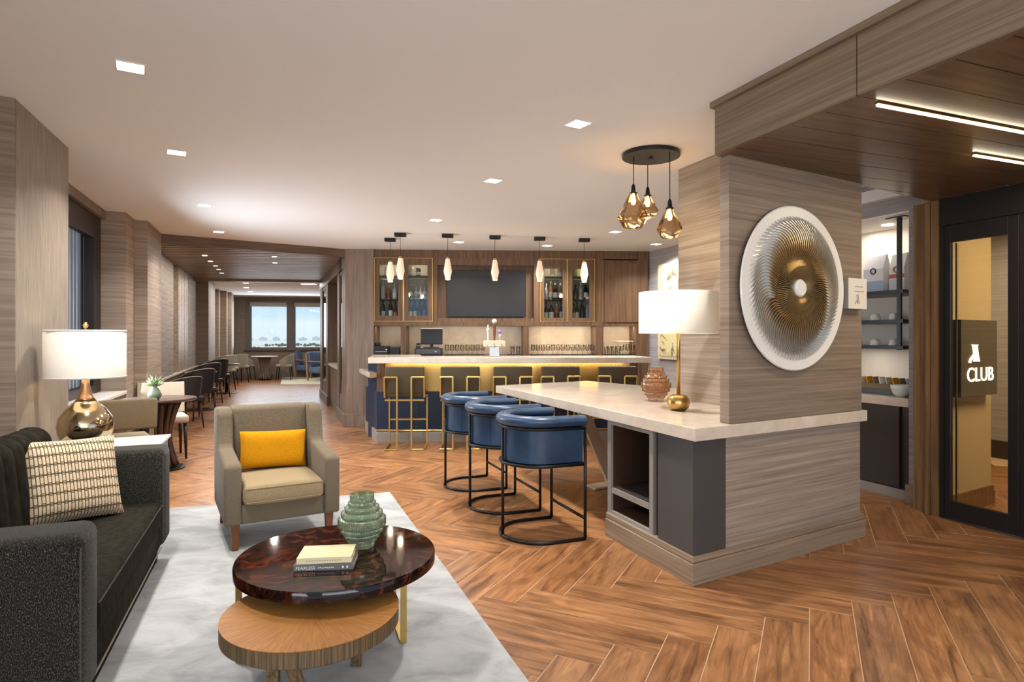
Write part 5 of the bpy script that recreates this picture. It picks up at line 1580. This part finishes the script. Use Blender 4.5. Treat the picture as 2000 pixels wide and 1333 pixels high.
nn = n.new('ShaderNodeTexNoise'); nn.inputs['Scale'].default_value = 1.2; nn.inputs['Detail'].default_value = 6; l.new(cx_.outputs[0], nn.inputs['Vector'])
rr_ = n.new('ShaderNodeValToRGB'); rr_.color_ramp.elements[0].position = .25; rr_.color_ramp.elements[0].color = srgb(144, 92, 40); rr_.color_ramp.elements[1].position = .68; rr_.color_ramp.elements[1].color = srgb(180, 126, 66)
l.new(nn.outputs['Fac'], rr_.inputs[0])
hv = n.new('ShaderNodeHueSaturation'); l.new(rr_.outputs[0], hv.inputs['Color'])
mr = n.new('ShaderNodeMapRange'); l.new(wn_.outputs['Value'], mr.inputs[0]); mr.inputs[3].default_value = .84; mr.inputs[4].default_value = 1.1; l.new(mr.outputs[0], hv.inputs['Value'])
l.new(hv.outputs[0], b.inputs['Base Color'])
cerused = base_mat('cerused_edge', srgb(120, 92, 56), .55)
streak(cerused, srgb(62, 46, 30), srgb(122, 96, 62), (150, 150, 3), detail=4, lo=.35, hi=.65, bump=.3)
wt = thing('coffee_table', 'low round sunburst wood coffee table tucked under the dark one', 'table', (-.785, 2.435, .014), 0)
MB().lathe([(.001, .311), (.333, .311), (.335, .316), (.001, .3161)], 96).build('tabletop', sun, wt, auto=AUTO)
MB().lathe([(.001, .249), (.325, .249), (.334, .256), (.334, .3105), (.001, .3108)], 96).build('apron', cerused, wt, auto=AUTO)
for k in range(3):
    a = math.radians((-92, 72, 112)[k])
    for off in (-.032, .032):
        ca_, sa_ = math.cos(a), math.sin(a)
        q = MB(); tx, ty = -sa_ * off, ca_ * off
        q.beam((ca_ * .29 + tx, sa_ * .29 + ty, .249), (ca_ * .20 + tx * 2.2, sa_ * .20 + ty * 2.2, 0), .045, .018, up=(ca_, sa_, 0))
        q.build('leg', cerused, wt, bevel=.002, seg=1)
# books
b1 = thing('book', 'grey hardback lying under the cream book on the coffee table', 'book', (-.80, 2.685, .4205), math.radians(6))
MB().bb(-.122, .122, -.085, .085, 0, .003).bb(-.122, .122, -.085, .085, .021, .024).bb(-.122, .122, -.088, -.084, 0, .024).build('cover', M['grey_paper'], b1)
MB().bb(-.118, .118, -.083, .081, .0035, .0205).build('pages', M['pages'], b1)
textmb('FEARLESS', .078, .013, .0006, lambda x, y, z: (x - .112, y - .0883, z + .0055)).build('spine_title', M['ink_white'], b1)
q = MB(); 
for k in range(9): q.cbox((-.02 + k * .0075, -.0885, .011 + .0012 * math.sin(k * 2)), (.005, .0006, .0035))
for xx in (.08, .098): q.cbox((xx, -.0885, .012), (.007, .0006, .009))
q.build('spine_print', M['ink_white'], b1)
b2 = thing('book', 'cream hardback lying on top of the grey book', 'book', (-.802, 2.69, .445), math.radians(7))
MB().bb(-.112, .112, -.078, .078, 0, .003).bb(-.112, .112, -.078, .078, .022, .025).bb(-.112, .112, -.081, -.077, 0, .025).build('cover', M['cream_paper'], b2)
MB().bb(-.108, .108, -.076, .074, .0035, .0215).build('pages', M['pages'], b2)
q = MB()
for k in range(14): q.cbox((-.07 + k * .0105, -.0815, .012), (.006, .0005, .003))
q.build('spine_print', M['seat_fabric'], b2)

# ------------------------------------------------------------------ dining furniture by the window
def tub_chair(mat, pip, legm, name='dining_chair', leglen=.42):
    t = thing(name, '', 'chair', (0, 0, 0), 0, None)
    def fn(off, a, b_):
        an = math.radians(-205 + 230 * a)            # wraps round the back (-y)
        r = .265 + off
        c = abs(2 * a - 1)
        zt_ = .80 - .20 * c ** 2.2
        z = .43 + (zt_ - .43) * b_
        k = 1 - .12 * (1 - b_) ** 1.5
        return (r * k * math.cos(an), r * k * math.sin(an) * 1.0 + .02, z)
    q = MB(); N, K = 31, 8
    vs = [fn(0, i / (N - 1), j / (K - 1)) for i in range(N) for j in range(K)] + [fn(-.03, i / (N - 1), j / (K - 1)) for i in range(N) for j in range(K)]
    fs = []; o2 = N * K
    for i in range(N - 1):
        for j in range(K - 1):
            a = i * K + j
            fs.append((a, a + K, a + K + 1, a + 1)); fs.append((o2 + a, o2 + a + 1, o2 + a + K + 1, o2 + a + K))
        fs.append((i * K + K - 1, (i + 1) * K + K - 1, o2 + (i + 1) * K + K - 1, o2 + i * K + K - 1))
        fs.append((i * K, o2 + i * K, o2 + (i + 1) * K, (i + 1) * K))
    for j in range(K - 1):
        fs.append((j, j + 1, o2 + j + 1, o2 + j)); e = (N - 1) * K + j; fs.append((e, o2 + e, o2 + e + 1, e + 1))
    q.add(vs, fs); q.build('shell', mat, t, auto=math.radians(50), recal=True)
    edge = [fn(-.0, 0, j / 7) for j in range(8)] + [fn(-.0, i / 30, 1) for i in range(1, 30)] + [fn(-.0, 1, 1 - j / 7) for j in range(8)]
    MB().tube(edge, .006, 6).build('piping', pip, t, smooth=True)
    MB().rbox((0, .02, .45), (.46, .46, .08), .035, 3).build('seat', mat, t, smooth=True)
    for x, y in ((-.17, -.15), (.17, -.15), (-.18, .2), (.18, .2)):
        MB().tube([(x, y, leglen), (x * 1.22, y * 1.22, 0)], [.019, .010], 8).build('leg', legm, t, smooth=True)
    return t
rowg = 'tub chairs along the corridor wall'
FA = math.atan2(DA.y, DA.x) - PI / 2
blk = tub_chair(M['black_leather'], M['piping'], M['espresso'])
blk['group'] = rowg
bl_w = ['nearest black tub chair in the corridor row', 'second black tub chair in the corridor row', 'third black tub chair in the corridor row, past a gap', 'fourth black tub chair, next to the grey ones']
for k, (x, y, rz, sc0) in enumerate(((-5.02, 9.47, .75, 1.05), (-5.36, 10.55, .75, 1.08), (-6.38, 12.95, .7, 1.08), (-6.85, 14.3, .7, 1.12))):
    loc = (x, y, 0)
    if k == 0: blk.location = loc; blk.rotation_euler = (0, 0, FA + rz); blk['label'] = bl_w[0]
    else: dup(blk, loc, FA + rz, bl_w[k], scale=(sc0, sc0, sc0))
gry = tub_chair(M['grey_fabric'], M['piping'], M['black_metal'])
gry['group'] = 'grey tub chairs in the far room'
gspec = [(-7.62, 16.3, .7, 1.14, 'nearest grey tub chair beyond the black ones'), (-8.2, 17.8, .6, 1.1, 'second grey tub chair of the far row'), (-8.35, 18.9, .5, 1.1, 'third grey tub chair of the far row'), (-8.62, 20.0, -1.2, 1.05, 'grey chair left of the far window table'), (-7.35, 20.1, 1.4, 1.05, 'grey chair right of the far window table'), (-5.6, 20.6, 1.9, 1.0, 'grey chair behind the blue lounge chairs')]
for k, (x, y, rz, s0, lab) in enumerate(gspec):
    if k == 0: gry.location = (x, y, 0); gry.rotation_euler = (0, 0, FA + rz); gry['label'] = lab; gry.scale = (s0,) * 3
    else: dup(gry, (x, y, 0), FA + rz, lab, scale=(s0,) * 3)

def pedestal(name, label, x, y, r, h, topm, colm, flare=True):
    t = thing(name, label, 'table', (x, y, 0))
    MB().lathe([(.001, h - .03), (r - .02, h - .03), (r, h - .018), (r, h - .006), (r - .004, h), (.001, h)], 56).build('tabletop', topm, t, auto=AUTO)
    if flare:
        for k in range(14):
            a = 2 * PI * k / 14
            pts = []
            for j in range(9):
                z = .03 + (h - .06) * j / 8; rr = .10 + .085 * abs(j / 8 - .45) ** 1.6 * 3
                pts.append((rr * math.cos(a), rr * math.sin(a), z))
            MB().tube(pts, .024, 8).build('rib', colm, t, smooth=True)
        MB().lathe([(.001, .03), (.10, .03), (.08, .35), (.10, h - .035), (.001, h - .034)], 20).build('column', colm, t, auto=AUTO)
    else:
        MB().tube([(0, 0, .02), (0, 0, h - .03)], .035, 12).build('column', colm, t, smooth=True)
    MB().lathe([(.001, 0), (.25, 0), (.25, .012), (.05, .03), (.001, .03)], 36).build('base', M['black_metal'], t, auto=AUTO)
    return t
pedestal('dining_table', 'round dark wood table with ribbed pedestal by the left window', -3.75, 6.58, .36, .75, M['espresso'], M['espresso'])
x, y = -5.78, 11.55; pedestal('dining_table', 'small black pedestal table beside the black tub chairs', x - .22, y + .35, .30, .73, M['espresso'], M['black_metal'], False)
x, y = W(440, 770); pedestal('dining_table', 'small black pedestal table beside the grey tub chairs', x - .06, y + .2, .30, .73, M['espresso'], M['black_metal'], False)
x, y = W(524, 741); pedestal('dining_table', 'round white topped table with ribbed column under the far window', -8.05, 20.15, .42, .78, M['white'], M['pillar_wood'])
def side_chair(label, x, y, rz, mat, slot):
    t = thing('side_chair', label, 'chair', (x, y, 0), rz)
    MB().rbox((0, .0, .455), (.47, .47, .085), .025, 3, puff=.01).build('seat', mat, t, smooth=True)
    q = MB()
    if slot:
        q.cbox((0, -.225, .765), (.49, .055, .19), tilt=(.08, 'X')); q.cbox((0, -.215, .545), (.49, .055, .09), tilt=(.08, 'X'))
        q.cbox((-.17, -.22, .63), (.15, .055, .10), tilt=(.08, 'X')); q.cbox((.17, -.22, .63), (.15, .055, .10), tilt=(.08, 'X'))
        q.build('backrest', mat, t, bevel=.006, seg=2)
    else:
        q.rbox((0, -.225, .715), (.51, .055, .275), .025, 3, tilt=(.08, 'X')); q.build('backrest', mat, t, smooth=True)
        for sx in (-.21, .21): MB().cbox((sx, -.215, .53), (.035, .03, .12)).build('back_post', mat, t)
    for sx in (-.2, .2):
        for sy in (-.19, .19):
            MB().tube([(sx, sy, .42), (sx * 1.03, sy * 1.12, 0)], [.022, .013], 8).build('leg', M['dark_leg'], t, smooth=True)
    return t
side_chair('tan upholstered chair with its back to the lounge, behind the lamp', -3.55, 5.62, FA + .32, M['tan_fabric'], False)
side_chair('cream upholstered chair with a slot in its back, beyond the dining table', -4.04, 7.18, FA + PI + .25, M['beige_fabric'], True)
pv = thing('vase', 'small sage green vase with succulent sprigs on the dining table', 'vase', W(302, 781, .75) + (.7505,))
MB().lathe([(.001, 0), (.04, 0), (.062, .03), (.066, .055), (.045, .10), (.022, .13), (.022, .15), (.017, .15), (.017, .12), (.001, .11)], 28).build('body', M['vase_green'], pv, smooth=True)
for k in range(64):
    a = random.uniform(0, 6.28); el = random.uniform(.15, 1.2); ln = random.uniform(.06, .145)
    d_ = Vector((math.cos(a) * math.cos(el), math.sin(a) * math.cos(el), math.sin(el)))
    p0 = Vector((0, 0, .135)); p1 = p0 + d_ * ln
    MB().tube([p0, p0 + d_ * ln * .6, p1], [.002, .0065, .001], 5).build('leaf', M['leaf'], pv, smooth=True)
for k in range(3):
    a = 2.0 * k + 1; MB().tube([(0, 0, .14), (.02 * math.cos(a), .02 * math.sin(a), .25)], [.002, .004], 5).build('dark_sprig', M['espresso'], pv)

# ------------------------------------------------------------------ far lounge
def lounge_chair():
    t = thing('lounge_chair', '', 'armchair', (0, 0, 0), 0, 'blue lounge chairs with pale wooden frames in the far room')
    for s_ in (-1, 1):
        q = MB(); x = .34 * s_
        q.beam((x, -.33, 0), (x, -.33, .6), .045); q.beam((x, .30, 0), (x, .36, .85), .045); q.beam((x, -.36, .6), (x, .36, .6), .06, .03)
        q.build('side_frame', M['oak_leg'], t)
    MB().rbox((0, -.02, .33), (.62, .66, .2), .04, 3).build('seat_cushion', M['blue_fabric'], t, smooth=True)
    MB().rbox((0, .30, .66), (.62, .14, .50), .05, 3, tilt=(-.15, 'X')).build('back_cushion', M['blue_fabric'], t, smooth=True)
    return t
lc = lounge_chair()
lsp = [((617, 745), 1.2, 'nearest blue lounge chair at the corridor end'), ((591, 739), 1.25, 'second blue lounge chair, left of the nearest'), ((570, 727), 1.3, 'leftmost blue lounge chair with patterned look'), ((632, 731), -1.2, 'blue lounge chair mostly hidden by the corridor wall')]
for k, ((px, py), rz, lab) in enumerate(lsp):
    x, y = W(px, py); x += .1; y += .35
    if k == 0: lc.location = (x, y, .0145); lc.rotation_euler = (0, 0, rz); lc['label'] = lab
    else: dup(lc, (x, y, .0145), rz, lab)
r2_ = MB().prism([W(548, 752), W(640, 752), W(640, 731), W(552, 731)], .001, .014).build('rug', base_mat('pale_olive_rug', srgb(196, 192, 168), .95))
tag(r2_, 'pale rug in front of the blue lounge chairs in the far room', 'rug')

# ------------------------------------------------------------------ round wall art
BANG = math.atan2(.512, .859)
Bd = Vector((.9011, 1.2385 * .4336, 0))
def wallpt(u, v, z): return Vector(G(u, v, z))
art = thing('wall_art', 'large white disc wall sculpture of swirling metal fins', 'artwork', tuple(wallpt(2.951, 2.083, 1.703)), BANG)
AT = lambda x, y, z: (x, -z, y)
q = MB(AT); q.lathe([(.001, .025), (.500, .025), (.515, .032), (.515, .036), (.508, .041), (.47, .038), (.001, .034)], 128); q.build('dish', M['white'], art, auto=AUTO)
MB(AT).lathe([(.001, .0), (.12, .0), (.12, .025), (.001, .0251)], 32).build('spacer', M['steel'], art)
gold_m = base_mat('bronze_gold_backing', srgb(150, 118, 74), .35, metal=.85)
n, l, b = nodes_of(gold_m)
tcn = n.new('ShaderNodeTexCoord'); nzx = n.new('ShaderNodeVectorMath'); nzx.operation = 'LENGTH'; l.new(tcn.outputs['Object'], nzx.inputs[0])
rx = n.new('ShaderNodeValToRGB'); rx.color_ramp.elements[0].position = .26; rx.color_ramp.elements[0].color = srgb(124, 96, 60); rx.color_ramp.elements[1].position = .36; rx.color_ramp.elements[1].color = srgb(222, 216, 204)
l.new(nzx.outputs['Value'], rx.inputs[0]); l.new(rx.outputs[0], b.inputs['Base Color'])
fin_m = base_mat('satin_metal_fin', srgb(226, 208, 176), .25, metal=.85)
n, l, b = nodes_of(fin_m)
tcn = n.new('ShaderNodeTexCoord'); nzx = n.new('ShaderNodeVectorMath'); nzx.operation = 'LENGTH'; l.new(tcn.outputs['Object'], nzx.inputs[0])
rx = n.new('ShaderNodeValToRGB'); rx.color_ramp.elements[0].position = .26; rx.color_ramp.elements[0].color = srgb(212, 180, 126); rx.color_ramp.elements[1].position = .38; rx.color_ramp.elements[1].color = srgb(234, 230, 222)
l.new(nzx.outputs['Value'], rx.inputs[0]); l.new(rx.outputs[0], b.inputs['Base Color'])
def relief(r, th):
    a = math.cos(th - .9 + r * 5.5)
    return .012 + .030 * math.exp(-((r - .26) / .09) ** 2) * (.55 + .45 * a) + .02 * math.exp(-((r - .12) / .05) ** 2)
q = MB(AT)
q.grid(lambda a, b_: ((.05 + .30 * b_) * math.cos(2 * PI * a), (.05 + .30 * b_) * math.sin(2 * PI * a), .0345 + .28 * (relief(.05 + .30 * b_, 2 * PI * a) - .012) * (1 - b_ ** 6)), 96, 20, cu=True)
q.build('bronze_relief', gold_m, art, smooth=True)
q = MB(AT); NF, NS = 92, 30
for k in range(NF):
    t0 = 2 * PI * k / NF; vs = []
    for j in range(NS + 1):
        s_ = j / NS; r = .058 + .392 * s_
        th = t0 + .30 * math.sin(2.4 * PI * s_) * (.35 + .65 * s_) * (.9) * (.12 / max(.12, r)) ** .5 + .28 * s_
        wv = .007 * math.sin(PI * 7 * s_) * (s_ > .35) / r
        th += wv * .5
        hh = (relief(r, th) + .010) * (1 if s_ < .93 else (1 - s_) / .07 * .7 + .3)
        w_ = .0012 + .0016 * s_
        tx, ty = -math.sin(th), math.cos(th)
        cx0, cy0 = r * math.cos(th), r * math.sin(th)
        vs += [(cx0 + tx * w_, cy0 + ty * w_, .030), (cx0 + tx * w_ * .6, cy0 + ty * w_ * .6, .036 + hh), (cx0 - tx * w_ * .6, cy0 - ty * w_ * .6, .036 + hh), (cx0 - tx * w_, cy0 - ty * w_, .030)]
    fs = []
    for j in range(NS):
        a = j * 4
        for m_ in range(3): fs.append((a + m_, a + 4 + m_, a + 5 + m_, a + 1 + m_))
    fs += [(0, 1, 2, 3), (NS * 4 + 3, NS * 4 + 2, NS * 4 + 1, NS * 4)]
    q.add(vs, fs)
o = q.build('fin', fin_m, art, recal=True, smooth=False); o['kind'] = 'stuff'
q = MB(AT); q.lathe([(.001, .03), (.055, .03), (.055, .072), (.045, .082), (.001, .084)], 40); q.build('hub', M['white'], art, auto=AUTO)

# small plaque right of the art
pq = thing('wall_plaque', 'small square cream plaque right of the round wall art', 'plaque', tuple(wallpt(3.57, 2.083, 1.59)), BANG)
MB().bb(-.105, .108, -.05, -.001, 0, .207).build('box', M['niche_edge'], pq)
MB().bb(-.1045, .1075, -.054, -.0501, .0005, .2065).build('face', M['sill'], pq)
q = MB()
for z, w_ in ((.150, .095), (.118, .11)):
    for k in range(10): q.cbox((-.03 + k * w_ / 10, -.0545, z), (w_ / 10 * .62, .0008, .006 if k % 3 else .009))
q.build('fine_print', M['niche_edge'], pq)['kind'] = 'stuff'
def logo(mb, f, y0, y1):
    A = [(350, 318), (412, 318), (402, 350), (432, 500), (444, 635), (384, 635), (398, 530), (352, 600), (334, 662), (296, 652), (312, 592), (386, 490), (368, 350)]
    B = [(420, 322), (472, 318), (456, 348), (474, 500), (500, 632), (460, 636), (444, 500), (428, 350)]
    for P in (A, B):
        P2 = [f(*p) for p in P]; n_ = len(P2)
        vs = [(p[0], y0, p[1]) for p in P2] + [(p[0], y1, p[1]) for p in P2]
        fs = [tuple(range(n_ - 1, -1, -1)), tuple(range(n_, 2 * n_))] + [(i, (i + 1) % n_, n_ + (i + 1) % n_, n_ + i) for i in range(n_)]
        mb.add(vs, fs)
    return mb
logo(MB(), lambda a, b_: (-.035 + (a - 296) * .00028, .095 - (b_ - 318) * .00019), -.0545, -.0541).build('emblem', M['niche_edge'], pq, recal=True)

# ------------------------------------------------------------------ illuminated sign behind the glass door
sg = thing('wall_sign', 'dark box sign with glowing CLUB lettering behind the glass door', 'sign', tuple(Vector(G(5.09, 2.045, .93))), BANG)
hw_ = .29 * 1.049
MB().bb(-hw_, hw_, -.075, -.001, 0, .605).build('box', M['sign_box'], sg, bevel=.003)
def SG(px, py):                       # sighting onto the sign face
    t = (px - 1000) / FPX
    o = Vector(G(5.09, 2.045, 0)); nrm = Vector((math.sin(BANG), -math.cos(BANG), 0)); o = o + nrm * .075
    Y = (o.x * nrm.x + o.y * nrm.y) / (t * nrm.x + nrm.y)
    p = Vector((t * Y, Y, 0)); return ((p - o).dot(Vector((math.cos(BANG), math.sin(BANG), 0))), ZH(py, Y) - .93)
x0, z0 = SG(1888.5, 745.5); x1, z1 = SG(1939.5, 743.5); zt2 = SG(1915, 717.5)[1]; zb2 = SG(1915, 745)[1]
textmb('CLUB', x1 - x0, zt2 - zb2, .006, lambda x, y, z: (x + x0, y - .0752, z + zb2)).build('lettering', M['sign_light'], sg)
logo(MB(), lambda a, b_: SG(1860 + a / 9.52, 640 + b_ / 9.52), -.082, -.0752).build('emblem', M['sign_light'], sg, recal=True)

# ------------------------------------------------------------------ pantry things
UANG = math.atan2(DA.y, DA.x) + PI          # facing out of the pantry (towards -u)
def coffee_bag(label, u, v, w, h, c1, c2, band, ringc):
    t = thing('coffee_bag', label, 'bag', G(u, v, SHZ[0] + .0005), math.atan2(-DA.y, -DA.x))
    # local x along the shelf, -y out of the pantry
    q = MB(); d_ = .05
    vs = [(-w / 2, -d_, 0), (w / 2, -d_, 0), (w / 2, d_, 0), (-w / 2, d_, 0), (-w / 2, -d_, h * .62), (w / 2, -d_, h * .62), (w / 2, d_, h * .62), (-w / 2, d_, h * .62), (-w / 2, -.004, h * .97), (w / 2, -.004, h), (w / 2, .004, h), (-w / 2, .004, h * .97)]
    q.add(vs, [(3, 2, 1, 0), (0, 1, 5, 4), (1, 2, 6, 5), (2, 3, 7, 6), (3, 0, 4, 7), (4, 5, 9, 8), (5, 6, 10, 9), (6, 7, 11, 10), (7, 4, 8, 11), (8, 9, 10, 11)])
    q.build('bag', base_mat('bag_foil', c1, .35), t, bevel=.004)
    MB().bb(-w / 2 + .002, w / 2 - .002, -d_ - .001, -d_ - .0002, .01, h * .3).build('lower_print', base_mat('bag_print', c2, .4), t)
    if band: MB().bb(-w / 2 + .002, w / 2 - .002, -d_ - .0012, -d_ - .0002, h * .33, h * .44).build('band', base_mat('bag_band', band, .4), t)
    q = MB(lambda x, y, z: (x, -z, y)); q.tube([(.026 * math.cos(a * PI / 10), h * .56 + .026 * math.sin(a * PI / 10), d_ + .002) for a in range(20)], .006, 6, closed=True)
    q.build('ring_mark', base_mat('ring_ink', ringc, .5), t)
    return t
coffee_bag('tall white and blue coffee bag with dark ring mark on the top pantry shelf', 5.17, 2.77, .21, .355, srgb(222, 220, 222), srgb(150, 170, 196), None, srgb(66, 50, 46))
coffee_bag('white coffee bag with red band at the right end of the top pantry shelf', 5.17, 2.575, .15, .345, srgb(226, 222, 218), srgb(196, 196, 200), srgb(172, 76, 64), srgb(170, 110, 60))
kb = MB().rbox(G(5.28, 2.66, SHZ[0] + .13), (.12, .10, .255), .02, 2, rot=.4).build('paper_bag', M['beige_fabric']); tag(kb, 'crumpled kraft bag between the two coffee bags', 'bag')
def cup(label, u, v, z, group):
    t = thing('cup', label, 'cup', G(u, v, z), 0, group)
    MB().lathe([(.044, 0), (.046, .003), (.040, .045), (.028, .062), (.001, .064)], 20).build('bowl', M['ceramic'], t, smooth=True)
    MB().tube([(.04, 0, .012), (.062, 0, .02), (.062, 0, .04), (.036, 0, .05)], .005, 6).build('handle', M['ceramic'], t, smooth=True)
    return t
c0 = None
for sh, nm in ((SHZ[1], 'middle'), (SHZ[2], 'bottom')):
    for k, v in enumerate((2.60, 2.76, 2.92)):
        lab = '%s upturned white cup on the %s pantry shelf' % (('right', 'centre', 'left')[k], nm)
        if c0 is None: c0 = cup(lab, 5.12, v, sh + .0005, 'upturned cups on the pantry shelves')
        else: dup(c0, G(5.12, v, sh + .0005), 0.5 * k, lab)
tb = thing('tea_box', 'grey tray box with rows of tea sachets on the pantry worktop', 'box', G(5.16, 2.72, .8755), math.atan2(DA.y, DA.x))
MB().bb(-.24, .24, -.13, .13, 0, .095).build('box', M['charcoal'], tb, bevel=.003)
for i in range(7):
    for j in range(3):
        MB().cbox((-.2 + i * .066, -.085 + j * .085, .118), (.012, .07, .05), tilt=(.3, 'Y')).build('sachet', [M['white'], M['tan_fabric'], M['yellow'], M['piping']][(i + j) % 4], tb)
MB().bb(-.24, .24, .1305, .134, .05, .09).bb(-.24, .24, -.134, -.1305, .05, .09).build('printed_edge', M['tan_fabric'], tb)
bw = MB().lathe([(.001, 0), (.03, 0), (.062, .03), (.078, .075), (.08, .105), (.075, .105), (.07, .07), (.05, .03), (.001, .02)], 32, G(4.965, 2.47, .8755)).build('bowl', M['ceramic'], smooth=True)
tag(bw, 'round white ceramic bowl at the front of the pantry worktop', 'bowl')
